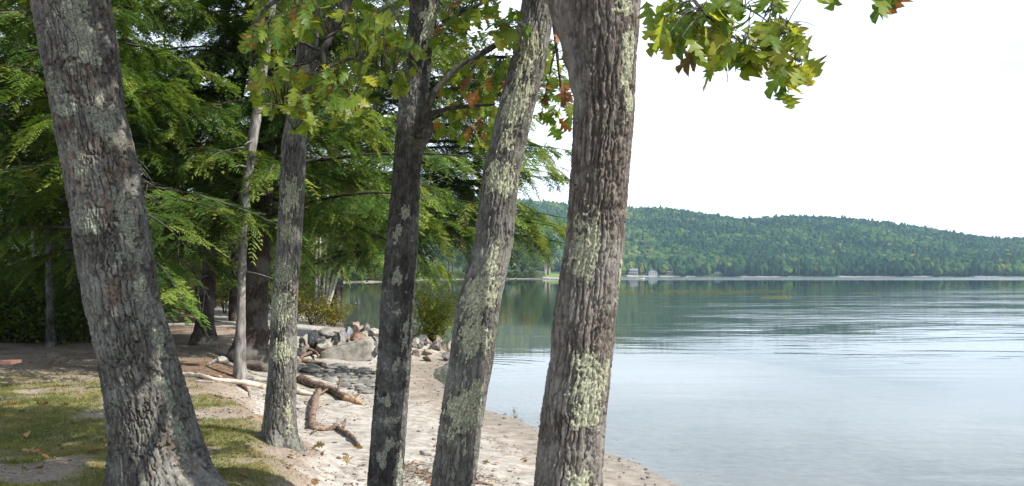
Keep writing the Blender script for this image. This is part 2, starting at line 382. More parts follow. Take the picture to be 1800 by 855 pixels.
M['glass_dark'] = plain('dark window glass', (0.03, 0.035, 0.04), 0.12, 0.6)
M['red_wood'] = noise_mat('red brown stained plank', [(0.3, (0.15, 0.075, 0.055)), (0.7, (0.25, 0.14, 0.105))], 8, 0.7, 0.25, 0.4, 0.003, 40, (0.2, 1, 1))

# ------------------------------------------------------------------ terrain
SHORE = np.array([(2.07,11),(1.65,12.2),(1.28,13.2),(.44,15.1),(-.46,17.4),(-1.44,21.1),(-1.99,24.1),(-1.9,25.7),(-1.75,28.3),(-1.8,31.0),(-2.5,34.0),
    (-4.2,37.2),(-5.8,40.5),(-7.6,44),(-9.3,49),(-12.5,65),(-20,105),(-38,200),(-60,310),(-64,340),(-56,362),(-48,372),(-47,430),(-52,520),(-40,600),
    (-20,650),(0,676),(36,690),(70,760),(90,1000),(130,1400),(170,1580),(260,1640),(420,1620),(600,1640),(850,1600),(1200,1650),(1800,1500),(2600,600),
    (1500,-300),(400,-150),(60,-45),(20,-20),(9,-6),(6,0),(4.3,5),(3.1,8.2)], float)
def _smooth_shore():
    near = SHORE[:17]; rest = SHORE[17:-3]; tail = SHORE[-3:]
    P = np.concatenate([tail, near])
    for _ in range(2):
        Q = np.empty((2 * len(P) - 2, 2)); Q[0::2] = P[:-1] * .75 + P[1:] * .25; Q[1::2] = P[:-1] * .25 + P[1:] * .75
        P = np.concatenate([P[:1], Q, P[-1:]])
    return np.concatenate([P, rest])
SHORE = _smooth_shore()
def shore_sd(x, y):
    """signed distance to the shoreline, positive on land"""
    x = np.asarray(x, float); y = np.asarray(y, float)
    A = SHORE; B = np.roll(SHORE, -1, 0)
    d2 = np.full(x.shape, 1e18); inside = np.zeros(x.shape, bool)
    for (ax, ay), (bx, by) in zip(A, B):
        ex, ey = bx - ax, by - ay
        t = np.clip(((x - ax) * ex + (y - ay) * ey) / (ex * ex + ey * ey), 0, 1)
        d2 = np.minimum(d2, (x - ax - t * ex) ** 2 + (y - ay - t * ey) ** 2)
        c = ((ay > y) != (by > y)) & (x < ex * (y - ay) / (ey if ey else 1e-9) + ax)
        inside ^= c
    d = np.sqrt(d2)
    wob = 0.30 * (fbm(x * 0.8, y * 0.8, 87, 3) - 0.5) * sstep(90, 45, y)
    return np.where(inside, -d, d) + wob
RIDGE_PX = np.array([(-900, 420), (200, 372), (600, 350), (900, 350), (960, 355), (1010, 361), (1100, 365), (1170, 366), (1240, 377), (1310, 386), (1390, 379.5), (1450, 382),
    (1500, 386), (1560, 392), (1620, 400), (1680, 410), (1740, 418.5), (1765, 420.5), (1785, 419), (1830, 418), (1900, 424), (2400, 440), (4000, 450)], float)
def hill_h(x, y):
    u = x / np.maximum(y, 1.0) * F_PX + CX
    return (HORIZON - np.interp(u, RIDGE_PX[:, 0], RIDGE_PX[:, 1])) / F_PX * 2550 - 20
def bank_edge(x, y):
    return 4.25 + 0.9 * (fbm(np.asarray(x) * 0.35, np.asarray(y) * 0.35, 31, 3) - 0.5) * 2 * 0.55 + 0.9 * sstep(18, 26, y) + 1.2 * sstep(26, 40, y)
def ground_z(x, y, s=None):
    x = np.asarray(x, float); y = np.asarray(y, float)
    if s is None: s = shore_sd(x, y)
    e = bank_edge(x, y)
    und = (fbm(x * 0.45, y * 0.45, 3, 4) - 0.5)
    fine = (fbm(x * 3.1, y * 3.1, 8, 3) - 0.5)
    beach = 0.085 * np.minimum(s, 6)
    zb = np.where(s > 0, beach, np.minimum(0.055 * s, -0.55 + 0.16 * (s + 10)))
    zb = np.maximum(zb, -6.0)
    rise = sstep(-0.55, 0.75, s - e)
    top = 0.74 + 0.10 * und + 0.02 * np.clip(s - 8, 0, 60) * sstep(40, 90, y)
    z = lerp(zb, top, rise)
    near = sstep(60, 30, y)
    z = z + near * sstep(0.1, 1.0, s) * (0.085 * fine + 0.10 * und * (1 - rise))
    # heaps of earth and small stones under the rocks of the point
    z = z + 0.50 * np.exp(-(((x + 4.35) / 1.15) ** 2) ** 2 - ((y - 27.9) / 1.25) ** 2) + 0.28 * np.exp(-((x + 2.75) / .8) ** 2 - ((y - 29.8) / 1.2) ** 2) * sstep(-.2, .6, s)
    # large land: gentle rise behind far shores, wooded hills beyond the lake
    far = sstep(60, 200, y)
    z = z + far * np.clip(s, 0, 120) * 0.07
    t = sstep(0, 1, np.clip(np.minimum(s / 1000.0, (y - 1560) / 950.0), 0, 1) ** 0.9)
    lump = 1 + 0.10 * (fbm(x / 260, y / 260, 41, 4) - 0.5) * 2 * t * (1 - t) * 4
    z = z + np.where(y > 1500, hill_h(x, y) * t * lump, 0)
    return z
def gz(x, y): return float(ground_z(np.array([x]), np.array([y]))[0])
def gpt(px, py):
    """ground point under a pixel of the photograph"""
    lo, hi = 3.0, 400.0
    ys = np.exp(np.linspace(math.log(lo), math.log(hi), 900))
    P = np.stack([at(px, py, q) for q in ys])
    g = ground_z(P[:, 0], P[:, 1])
    k = np.argmax(P[:, 2] <= g)
    return np.array([P[k, 0], P[k, 1], g[k]])

def sand_weight(x, y, s):
    e = bank_edge(x, y)
    w = sstep(0.35, -0.35, s - e + (fbm(x * 1.3, y * 1.3, 51, 3) - 0.5) * 1.2)
    path = sstep(2.6, 0.8, np.abs(y - (33 + 0.25 * (x + 10)) + 3 * (fbm(x * .2, y * .2, 53, 2) - .5))) * sstep(-19, -14, x)
    return np.clip(np.maximum(w, path * (0.35 + 0.7 * fbm(x * .9, y * .9, 57, 3))), 0, 1)
def grass_weight(x, y, s):
    e = bank_edge(x, y)
    n = fbm(x * 0.7, y * 0.6, 61, 4); n2 = fbm(x * 2.3, y * 2.3, 63, 3)
    w = sstep(0.27, 0.62, n + 0.55 * (n2 - 0.5)) * (.55 + .9 * fbm(x * 1.7, y * 1.3, 67, 3)).clip(0, 1) * sstep(0.1, 0.9, s - e) * sstep(17.5, 14, y + 2 * (n2 - .5)) * sstep(2, 4, y)
    return w
def litter_weight(x, y, s):
    n = fbm(x * 0.9, y * 0.9, 71, 3)
    a = np.exp(-(((x + 4.6) / 1.6) ** 2 + ((y - 18.3) / 2.0) ** 2) * 0.9)
    b = sstep(17, 24, -x + 0.35 * y + 5 * (n - .5)) * sstep(12, 17, y)
    return np.clip(np.maximum(a * (0.6 + 0.9 * n), b), 0, 1)

def mat_ground():
    m, N, L, out = mat_new("sand, thin grass and forest floor"); p = principled(N, L, out, 0.95, 0.1)
    g = N.new("ShaderNodeNewGeometry").outputs["Position"]
    za = N.new("ShaderNodeAttribute"); za.attribute_name = "zone"
    sep = N.new("ShaderNodeSeparateColor"); L.new(za.outputs["Color"], sep.inputs[0])
    n_f = nnode(N, L, 34, 6, 0.7, g); n_m = nnode(N, L, 5.5, 6, 0.65, g); n_l = nnode(N, L, 1.1, 5, 0.6, g); n_g = nnode(N, L, 150, 4, 0.7, g)
    sand = ramp(N, L, n_m.outputs["Fac"], [(0.34, (0.22, 0.195, 0.165)), (0.5, (0.34, 0.312, 0.275)), (0.66, (0.45, 0.42, 0.38))])
    sand = mixc(N, L, mrange(N, L, n_g.outputs["Fac"], 0.60, 0.75, 0, 0.45).outputs[0], sand.outputs[0], (0.24, 0.18, 0.13))
    dirt = ramp(N, L, n_f.outputs["Fac"], [(0.32, (0.11, 0.08, 0.055)), (0.5, (0.22, 0.17, 0.125)), (0.66, (0.36, 0.305, 0.25))])
    dirt2 = mixc(N, L, mrange(N, L, n_l.outputs["Fac"], 0.45, 0.62, 0, 0.6).outputs[0], dirt.outputs[0], (0.33, 0.285, 0.24))
    grass = ramp(N, L, n_f.outputs["Fac"], [(0.33, (0.115, 0.095, 0.05)), (0.5, (0.165, 0.16, 0.065)), (0.66, (0.265, 0.24, 0.12))])
    litter = ramp(N, L, n_f.outputs["Fac"], [(0.3, (0.05, 0.028, 0.016)), (0.5, (0.11, 0.06, 0.033)), (0.7, (0.19, 0.105, 0.055))])
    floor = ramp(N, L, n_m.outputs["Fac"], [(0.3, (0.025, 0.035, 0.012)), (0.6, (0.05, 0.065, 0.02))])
    def w(sock, off, amp):
        a = math2(N, L, 'ADD', sock, math2(N, L, 'MULTIPLY', math2(N, L, 'SUBTRACT', n_f.outputs["Fac"], 0.5).outputs[0], amp).outputs[0])
        return mrange(N, L, a.outputs[0], 0.5 - off, 0.5 + off).outputs[0]
    c = mixc(N, L, w(sep.outputs[1], 0.35, 1.5), dirt2.outputs[0], grass.outputs[0])
    c = mixc(N, L, w(sep.outputs[2], 0.35, 1.2), c.outputs[0], litter.outputs[0])
    c = mixc(N, L, w(sep.outputs[0], 0.25, 0.8), c.outputs[0], sand.outputs[0])
    # wet sand by the waterline and the bed under water
    sz = N.new("ShaderNodeSeparateXYZ"); L.new(g, sz.inputs[0])
    zn = math2(N, L, 'ADD', sz.outputs[2], math2(N, L, 'MULTIPLY', math2(N, L, 'SUBTRACT', n_l.outputs["Fac"], 0.5).outputs[0], 0.10).outputs[0])
    wet = mrange(N, L, zn.outputs[0], 0.13, 0.035)
    c = mixc(N, L, wet.outputs[0], c.outputs[0], mixc(N, L, 1.0, sand.outputs[0], (0.72, 0.66, 0.60), 'MULTIPLY').outputs[0])
    deep = mrange(N, L, sz.outputs[2], -0.6, -2.2)
    c = mixc(N, L, deep.outputs[0], c.outputs[0], (0.045, 0.05, 0.028))
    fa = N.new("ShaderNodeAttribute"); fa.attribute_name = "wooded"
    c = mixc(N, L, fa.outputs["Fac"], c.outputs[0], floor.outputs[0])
    L.new(c.outputs[0], p.inputs["Base Color"])
    rr = mrange(N, L, zn.outputs[0], 0.10, 0.02, 0.95, 0.35); L.new(rr.outputs[0], p.inputs["Roughness"])
    h = math2(N, L, 'ADD', n_f.outputs["Fac"], math2(N, L, 'MULTIPLY', n_m.outputs["Fac"], 1.5).outputs[0])
    h = math2(N, L, 'ADD', h.outputs[0], math2(N, L, 'MULTIPLY', n_g.outputs["Fac"], 0.25).outputs[0])
    bump(N, L, h.outputs[0], 0.7, 0.03, p)
    return m
M['ground'] = mat_ground()

def build_ground():
    ang = np.radians(np.concatenate([np.linspace(-180, -42, 40, endpoint=False), np.linspace(-42, 36, 250, endpoint=False), np.linspace(36, 180, 42, endpoint=False)]))
    rad = np.concatenate([np.geomspace(0.5, 4.5, 40, endpoint=False), np.geomspace(4.5, 55, 230, endpoint=False), np.geomspace(55, 4300, 130)])
    A, R = np.meshgrid(ang, rad)
    X, Y = R * np.sin(A), R * np.cos(A)
    s = shore_sd(X, Y); Z = ground_z(X, Y, s)
    V = np.stack([X, Y, Z], -1).reshape(-1, 3)
    nr, na = X.shape
    i, j = np.meshgrid(np.arange(nr - 1), np.arange(na), indexing='ij'); j2 = (j + 1) % na
    Q = np.stack([i * na + j, (i + 1) * na + j, (i + 1) * na + j2, i * na + j2], -1).reshape(-1, 4)[:, ::-1]
    V = np.concatenate([V, [[0, 0, gz(0, 0)]]])
    a = np.arange(na); T = np.stack([np.full(na, len(V) - 1), (a + 1) % na, a], 1)
    z = np.stack([sand_weight(X, Y, s), grass_weight(X, Y, s), litter_weight(X, Y, s)], -1).reshape(-1, 3)
    z = np.concatenate([z, z[:1]])
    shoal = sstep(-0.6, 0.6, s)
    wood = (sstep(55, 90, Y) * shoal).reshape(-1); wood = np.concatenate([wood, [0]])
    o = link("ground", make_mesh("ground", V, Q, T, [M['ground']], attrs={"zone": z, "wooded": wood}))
    tag(o, kind="structure")
build_ground()

# ------------------------------------------------------------------ the lake
def mat_lake():
    m, N, L, out = mat_new("lake water")
    g = N.new("ShaderNodeNewGeometry").outputs["Position"]
    sx = N.new("ShaderNodeSeparateXYZ"); L.new(g, sx.inputs[0])
    X, Y = sx.outputs[0], sx.outputs[1]
    # long low wind ripples, crests lying across the view, in patches
    v1 = vscale(N, L, g, (0.24, 0.62, 1)).outputs[0]
    r1 = nnode(N, L, 1.0, 1.2, 0.4, v1, 0.8)
    v2 = vscale(N, L, g, (0.9, 2.6, 1)).outputs[0]
    r2 = nnode(N, L, 1.0, 3, 0.5, v2, 0.3)
    v3 = vscale(N, L, g, (0.035, 0.10, 1)).outputs[0]
    patch = nnode(N, L, 1.0, 4, 0.55, v3, 0.4)
    # calm close in and in the cove, more wind out in the open on the right
    yf = mrange(N, L, Y, 12, 52, 0.35, 1.0)
    yf2 = mrange(N, L, Y, 60, 260, 1.0, 0.06)
    cove = mrange(N, L, math2(N, L, 'SUBTRACT', X, math2(N, L, 'MULTIPLY', Y, 0.04).outputs[0]).outputs[0], -4, 14, 0.22, 1.0)
    op = mrange(N, L, math2(N, L, 'DIVIDE', X, math2(N, L, 'ADD', Y, 8).outputs[0]).outputs[0], 0.06, 0.45, 0.45, 1.7)
    amp = math2(N, L, 'MULTIPLY', math2(N, L, 'MULTIPLY', yf.outputs[0], yf2.outputs[0]).outputs[0], math2(N, L, 'MULTIPLY', cove.outputs[0], op.outputs[0]).outputs[0])
    pm = mrange(N, L, patch.outputs["Fac"], 0.42, 0.60, 0.12, 1.3)
    amp = math2(N, L, 'MULTIPLY', amp.outputs[0], pm.outputs[0])
    h1 = math2(N, L, 'MULTIPLY', math2(N, L, 'MULTIPLY', r1.outputs["Fac"], amp.outputs[0]).outputs[0], 0.038)
    amp2 = math2(N, L, 'ADD', math2(N, L, 'MULTIPLY', amp.outputs[0], 0.008).outputs[0], 0.0008)
    h2 = math2(N, L, 'MULTIPLY', r2.outputs["Fac"], amp2.outputs[0])
    h = math2(N, L, 'ADD', h1.outputs[0], h2.outputs[0])
    # rings spreading from a spot near the beach
    dv = N.new("ShaderNodeVectorMath"); dv.operation = 'DISTANCE'; L.new(g, dv.inputs[0]); dv.inputs[1].default_value = (-0.9, 25.6, 0)
    ring = math2(N, L, 'SINE', math2(N, L, 'MULTIPLY', dv.outputs["Value"], 9.5).outputs[0])
    rm = math2(N, L, 'MULTIPLY', mrange(N, L, dv.outputs["Value"], 0.3, 1.0).outputs[0], mrange(N, L, dv.outputs["Value"], 3.6, 1.4).outputs[0])
    hr = math2(N, L, 'MULTIPLY', math2(N, L, 'MULTIPLY', ring.outputs[0], rm.outputs[0]).outputs[0], 0.0011)
    h = math2(N, L, 'ADD', h.outputs[0], hr.outputs[0])
    b = N.new("ShaderNodeBump"); b.inputs["Strength"].default_value = 1.0; b.inputs["Distance"].default_value = 1.0
    L.new(h.outputs[0], b.inputs["Height"])
    # far strip ruffled by wind
    edge = math2(N, L, 'ADD', Y, math2(N, L, 'MULTIPLY', math2(N, L, 'SUBTRACT', patch.outputs["Fac"], 0.5).outputs[0], 60).outputs[0])
    ruf = mrange(N, L, edge.outputs[0], 500, 520)
    gl = N.new("ShaderNodeBsdfGlossy"); gl.distribution = 'GGX'
    L.new(mrange(N, L, ruf.outputs[0], 0, 1, 0.012, 0.11).outputs[0], gl.inputs["Roughness"])
    L.new(b.outputs[0], gl.inputs["Normal"])
    tr = N.new("ShaderNodeBsdfTransparent"); tr.inputs[0].default_value = (0.86, 0.93, 0.94, 1)
    df = N.new("ShaderNodeBsdfDiffuse"); df.inputs[0].default_value = (0.14, 0.20, 0.19, 1)
    body = N.new("ShaderNodeMixShader"); body.inputs[0].default_value = 0.17
    L.new(tr.outputs[0], body.inputs[1]); L.new(df.outputs[0], body.inputs[2])
    fr = N.new("ShaderNodeFresnel"); fr.inputs["IOR"].default_value = 1.34; L.new(b.outputs[0], fr.inputs["Normal"])
    mx = N.new("ShaderNodeMixShader"); L.new(fr.outputs[0], mx.inputs[0]); L.new(body.outputs[0], mx.inputs[1]); L.new(gl.outputs[0], mx.inputs[2])
    L.new(mx.outputs[0], out.inputs[0])
    return m
M['lake'] = mat_lake()
def build_lake():
    xs = np.linspace(-700, 3000, 12); ys = np.linspace(-400, 2000, 10)
    X, Y = np.meshgrid(xs, ys); V = np.stack([X, Y, np.zeros_like(X)], -1).reshape(-1, 3)
    n = len(xs); i, j = np.meshgrid(np.arange(len(ys) - 1), np.arange(n - 1), indexing='ij')
    Q = np.stack([i * n + j, i * n + j + 1, (i + 1) * n + j + 1, (i + 1) * n + j], -1).reshape(-1, 4)
    tag(link("lake", make_mesh("lake", V, Q, mats=[M['lake']])), kind="structure")
build_lake()

# ------------------------------------------------------------------ big trees in front
def bark_field(th, z, R, cw, ch, seed, depth, second=0.35, warp=0.35, edge=0.30):
    """relief of bark: long plates parted by steep furrows, cross cracks, fine scales"""
    per = max(6, int(round(2 * math.pi * R / cw)))
    t1 = th / (2 * np.pi)
    u = t1 * per; v = z / ch
    wu = (fbm(t1 * 7, z * 5.0, seed + 1, 4, per=7) - 0.5) * 2 * warp * 3.2 + (fbm(t1 * per * 2, z / cw * 0.9, seed + 4, 3, per=per * 2) - .5) * .55
    wv = (fbm(t1 * 9, z * 6, seed + 2, 3, per=9) - 0.5) * 2 * warp * 1.6 + (fbm(t1 * per * 2, z / cw * 0.9, seed + 6, 3, per=per * 2) - .5) * .30
    f1, f2, cid = worley(u + wu, v + wv, seed, per)
    plate = sstep(0.02, edge, f2 - f1)
    n = fbm(t1 * per * .75 if False else t1 * (per - per % 2), z / cw * 0.28, seed + 31, 3, per=per - per % 2)
    braid = sstep(0.0, 0.16, np.abs(n - 0.5) * 2)
    g1, g2, c2 = worley((u + wu) * 2, (v + wv) * 3.1, seed + 50, per * 2)
    p2 = sstep(0.0, 0.13, g2 - g1)
    fine = fbm(t1 * per * 5, z / cw * 2.2, seed + 7, 3, per=per * 5) - 0.5
    body = np.minimum(plate, 0.35 + 0.65 * braid)
    return depth * (body * (0.8 + 0.4 * cid) + second * p2 * (0.5 + 0.6 * c2) * body + 0.42 * fine - 1.0)

class Trunk:
    def __init__(s, name, px, Y, label, mat, z_end, n_th, step, bark, seed, flare=0.5, flare_h=0.28, lobes=5, bumps=(), group="oak trunks along the shore"):
        """px: rows of (centre x, y, width) in the photograph"""
        s.Y, s.seed = Y, seed
        P = np.array([at(a, b, Y) for a, b, w in px]); W = np.array([w for *_, w in px]) / F_PX * Y / 2
        o = np.argsort(P[:, 2]); s.cz, s.cx, s.cr = P[o, 2], P[o, 0], W[o]
        zt = s.cz[-1]
        x0, x1 = np.interp([zt - 1.6, zt], s.cz, s.cx)
        lean = (x1 - x0) / 1.6
        s.cz = np.append(s.cz, [zt + 2, z_end]); s.cx = np.append(s.cx, [x1 + 1.7 * lean, x1 + lean * (z_end - zt) * 0.55]); s.cr = np.append(s.cr, [s.cr[-1] * 0.86, s.cr[-1] * 0.25])
        sl = (np.interp(s.cz[0] + 0.5, s.cz, s.cx) - s.cx[0]) / 0.5
        bx = s.cx[0] - sl * (s.cz[0] - gz(s.cx[0], Y))
        zb = gz(bx, Y)
        if zb < s.cz[0] - 0.02:
            s.cz = np.insert(s.cz, 0, zb - 0.15); s.cx = np.insert(s.cx, 0, s.cx[0] - sl * (s.cz[1] - s.cz[0])); s.cr = np.insert(s.cr, 0, s.cr[0] * 1.04)
        s.zb = zb
        s.root = thing(name, (bx, Y, zb), label, "tree", group)
        s.R0 = float(np.median(W))
        s.flare, s.flare_h, s.lobes, s.bumps, s.bark = flare, flare_h, lobes, bumps, bark
        zs = np.concatenate([np.arange(zb - 0.12, 4.75, step), np.linspace(4.75, z_end, 40)[1:]])
        th = np.arange(n_th) / n_th * 2 * np.pi
        TH, ZZ = np.meshgrid(th, zs)
        s.TH, s.ZZ = TH, ZZ
        r = s.radius(TH, ZZ)
        V = np.stack([np.interp(ZZ, s.cz, s.cx, left=None) * 1.0 + r * np.cos(TH), np.full_like(ZZ, Y) + s.yoff(ZZ) + r * np.sin(TH), ZZ], -1)
        s.grid = V; s.rad = r
        nz, nt = TH.shape
        i, j = np.meshgrid(np.arange(nz - 1), np.arange(nt), indexing='ij'); j2 = (j + 1) % nt
        Q = np.stack([i * nt + j, i * nt + j2, (i + 1) * nt + j2, (i + 1) * nt + j], -1).reshape(-1, 4)
        s.trunk = part("trunk", s.root, s.root, V.reshape(-1, 3), Q, mats=[mat])
    def yoff(s, z): return 0.05 * np.sin(z * 0.8 + s.seed)
    def smooth_r(s, TH, ZZ):
        r = np.interp(ZZ, s.cz, s.cr)
        h = ZZ - s.zb
        r = r * (1 + 0.035 * (fbm(TH / (2 * np.pi) * 4, ZZ * 1.3, s.seed + 20, 3, per=4) - 0.5) * 2)
        lob = 0.55 + 0.45 * np.cos(TH * s.lobes + s.seed) * (0.7 + 0.6 * vnoise(TH / (2 * np.pi) * s.lobes, TH * 0, s.seed + 3, per=s.lobes))
        r = r * (1 + s.flare * np.exp(-np.maximum(h, -0.1) / s.flare_h) * lob)
        for (t0, z0, st, sz, a) in s.bumps:
            dt = (TH - t0 + np.pi) % (2 * np.pi) - np.pi
            r = r + a * np.exp(-(dt / st) ** 2 - ((ZZ - z0) / sz) ** 2)
        return r
    def radius(s, TH, ZZ):
        r = s.smooth_r(TH, ZZ)
        return r + bark_field(TH, ZZ, s.R0, *s.bark[:2], s.seed, *s.bark[2:]) * np.clip(1.15 - 0.1 * np.maximum(ZZ - 5, 0), 0.2, 1)
    def front(s, px, py):
        """angle and height of the trunk surface seen at a pixel"""
        p = at(px, py, s.Y); r = np.interp(p[2], s.cz, s.cr); c = np.interp(p[2], s.cz, s.cx)
        return -math.pi / 2 + math.asin(max(-1, min(1, (p[0] - c) / r))), p[2]
    def lichen(s, patches, mat='lichen', thick=0.005, seed=0, rag=0.8):
        """crust patches: each is lifted off the bark where an ellipse with a ragged edge covers it"""
        nz, nt = s.TH.shape
        n1 = fbm(s.TH / (2 * np.pi) * 16, s.ZZ * 9, s.seed + 80 + seed, 4, per=16)
        n2 = fbm(s.TH / (2 * np.pi) * 64, s.ZZ * 40, s.seed + 90 + seed, 3, per=64)
        for k, (px, py, wx, wy) in enumerate(patches):
            t0, z0 = s.front(px, py)
            r = np.interp(z0, s.cz, s.cr); st = wx / F_PX * s.Y / 2 / r; sz = wy / F_PX * s.Y / 2
            dt = (s.TH - t0 + np.pi) % (2 * np.pi) - np.pi
            e = 1 - np.hypot(dt / st, (s.ZZ - z0) / sz) + rag * 2.2 * (n1 - 0.5) + 1.5 * (n2 - 0.5)
            lump = fbm(s.TH / (2 * np.pi) * 110, s.ZZ * 90, s.seed + 70 + k, 3, per=110)
            cov = sstep(0.0, 0.12, e)
            off = np.clip(e * 0.045, -0.006, thick) + (lump - 0.4) * thick * 1.8 * cov
            m = e > -0.14
            fm = m[:-1] & m[1:]; fm = fm & np.roll(fm, -1, 1)
            ii, jj = np.nonzero(fm)
            if not len(ii): continue
            j2 = (jj + 1) % nt
            Q = np.stack([ii * nt + jj, ii * nt + j2, (ii + 1) * nt + j2, (ii + 1) * nt + jj], -1)
            used, inv = np.unique(Q.ravel(), return_inverse=True)
            base = s.grid.reshape(-1, 3)[used]; th = s.TH.ravel()[used]
            # fill the furrows part of the way, as crust does
            smooth = s.smooth_r(s.TH.ravel()[used], s.ZZ.ravel()[used]) ; fill = np.maximum(0, smooth - 0.004 - s.rad.ravel()[used]) * 0.5 * cov.ravel()[used]
            d = off.ravel()[used] + fill
            V = base + np.stack([np.cos(th) * d, np.sin(th) * d, 0 * d], 1)
            part("lichen_patch", s.root, s.root, V, inv.reshape(-1, 4), mats=[M[mat]])

t_lean = Trunk("oak_tree", [(122,0,132),(152,200,120),(174,300,123),(197,430,124),(214,530,124),(241,630,131),(265,730,140),(280,800,148),(288,860,154)], 7.75,
    "thick grey oak trunk leaning left, deeply furrowed, its broad root spreading onto the grass", M['bark_oak'], 11.0, 300, 0.0075,
    (0.046, 0.34, 0.032, 0.22, 0.24, 0.14), 5, flare=0.30, flare_h=0.22, lobes=4, bumps=[(-0.35, gz(-2.7, 7.75) - .04, .42, .15, .20), (-1.4, gz(-2.7, 7.75) - .03, .35, .12, .06)])
t_mid = Trunk("oak_tree", [(548,0,36),(534,150,36),(519,250,42),(510,430,43),(502,530,44),(498,630,48),(494,700,51),(491,765,55)], 10.2,
    "slender grey trunk with pale lichen bands on the edge of the grass bank", M['bark_grey'], 11.0, 190, 0.009,
    (0.036, 0.36, 0.017, 0.2, 0.22, 0.22), 15, flare=0.45, flare_h=0.16, lobes=5)
t_dark = Trunk("oak_tree", [(748,0,50),(734,100,49),(722,210,50),(714,300,48),(705,430,55),(697,530,58),(692,630,58),(684,730,59),(675,855,58)], 7.6,
    "dark, nearly black trunk with a swollen knot high on its right side", M['bark_dark'], 10.5, 200, 0.0085,
    (0.032, 0.10, 0.008, 0.5, 0.4, 0.3), 25, flare=0.3, flare_h=0.3, bumps=[(-0.35, at(750, 228, 7.6)[2], 0.65, 0.13, 0.085), (-1.0, at(735, 340, 7.6)[2], 0.5, 0.12, 0.014), (-2.2, at(700, 470, 7.6)[2], 0.6, 0.2, 0.012)])
t_bow = Trunk("oak_tree", [(947,0,58),(931,100,62),(918,150,64),(905,200,63),(882,300,64),(868,430,68),(842,530,75),(829,630,75),(812,730,74),(796,855,74)], 7.2,
    "bowed grey trunk leaning right between the dark trunk and the thickest shore trunk, heavy lichen", M['bark_grey'], 10.5, 230, 0.008,
    (0.034, 0.34, 0.016, 0.2, 0.25, 0.22), 35, flare=0.3, flare_h=0.3)
t_big = Trunk("oak_tree", [(1062,0,124),(1063,60,118),(1062,100,113),(1061,200,107),(1054,300,104),(1045,430,104),(1031,530,110),(1021,630,110),(1008,730,114),(998,855,118)], 6.5,
    "thick forked trunk with long shaggy brown bark plates standing nearest the open lake", M['bark_pale'], 10.5, 260, 0.0075,
    (0.043, 0.95, 0.026, 0.10, 0.16, 0.24), 45, flare=0.3, flare_h=0.3)

t_lean.lichen([(160, 30, 52, 85), (165, 100, 50, 70), (122, 175, 40, 60), (138, 190, 26, 40), (193, 215, 28, 60), (166, 295, 44, 80), (174, 385, 40, 70), (232, 385, 26, 90), (243, 430, 30, 90), (262, 520, 24, 70), (289, 600, 24, 80), (306, 680, 22, 90), (330, 760, 22, 80)], 'lichen_grey', 0.0025, 1, 1.0)
t_mid.lichen([(516, 345, 34, 66), (512, 410, 24, 34), (508, 480, 36, 40), (499, 545, 52, 62), (500, 615, 40, 40), (538, 130, 22, 30), (512, 720, 14, 60)], 'lichen', 0.003, 2, .55)
t_dark.lichen([(758, 45, 34, 80), (755, 130, 16, 60), (749, 175, 12, 30)], 'lichen', 0.004, 3, 1.0)
t_dark.lichen([(704, 490, 26, 26), (695, 548, 22, 14), (715, 605, 16, 60), (678, 700, 20, 22), (690, 735, 26, 18), (672, 800, 22, 28), (686, 780, 20, 24), (716, 375, 14, 24), (700, 410, 16, 30), (697, 640, 14, 20), (700, 830, 18, 50)], 'lichen_grey', 0.003, 4, 1.2)
t_bow.lichen([(930, 95, 42, 100), (905, 190, 64, 84), (890, 250, 30, 50), (880, 320, 56, 56), (843, 520, 66, 76), (836, 590, 52, 80), (868, 455, 24, 60), (818, 718, 66, 92), (838, 690, 30, 60)], 'lichen', 0.004, 5, .6)
t_big.lichen([(1022, 440, 52, 110), (1040, 420, 26, 70), (1096, 140, 26, 130), (1101, 190, 20, 40), (1036, 690, 62, 120), (1022, 640, 40, 50), (1016, 850, 50, 60), (1062, 660, 18, 80), (1104, 95, 16, 60), (1090, 20, 36, 60), (1088, 480, 10, 60)], 'lichen', 0.005, 6, .65)
# the fork: a limb leaving the thick trunk to the left
def limb(tr, px, mat, n=26, rough=0.10, seed=0, name="limb"):
    pts = [at(a, b, Y) if not isinstance(a, np.ndarray) else a for a, b, Y, w in px]; rr = [w / F_PX * Y / 2 for a, b, Y, w in px]
    V, Q, T = tube(pts, rr, n, rough, seed, 6)
    return part(name, tr.root, tr.root, V, Q, T, mats=[mat])
limb(t_big, [(1035, 165, 6.52, 52), (1022, 110, 6.52, 60), (1008, 55, 6.52, 62), (996, 5, 6.5, 60), (978, -60, 6.5, 56), (945, -190, 6.6, 48), (900, -380, 6.8, 34)], M['bark_pale'], 40, 0.12, 3)
limb(t_dark, [(735, 238, 7.5, 26), (742, 212, 7.42, 20), (752, 190, 7.35, 14), (764, 160, 7.3, 12), (800, 120, 7.3, 9), (850, 90, 7.3, 7), (905, 55, 7.25, 4)], M['bark_dark'], 10, 0.1, 4)
limb(t_dark, [(738, 218, 7.45, 14), (760, 200, 7.4, 10), (790, 190, 7.4, 8), (830, 187, 7.4, 6), (870, 184, 7.4, 4)], M['bark_dark'], 8, 0.1, 5)
limb(t_dark, [(744, 24, 7.55, 34), (690, -120, 7.3, 26), (640, -60, 7.0, 20), (598, 30, 6.8, 17), (578, 70, 6.75, 14), (566, 90, 6.7, 12), (545, 108, 6.7, 8), (505, 120, 6.7, 4)], M['bark_dark'], 10, 0.08, 6)

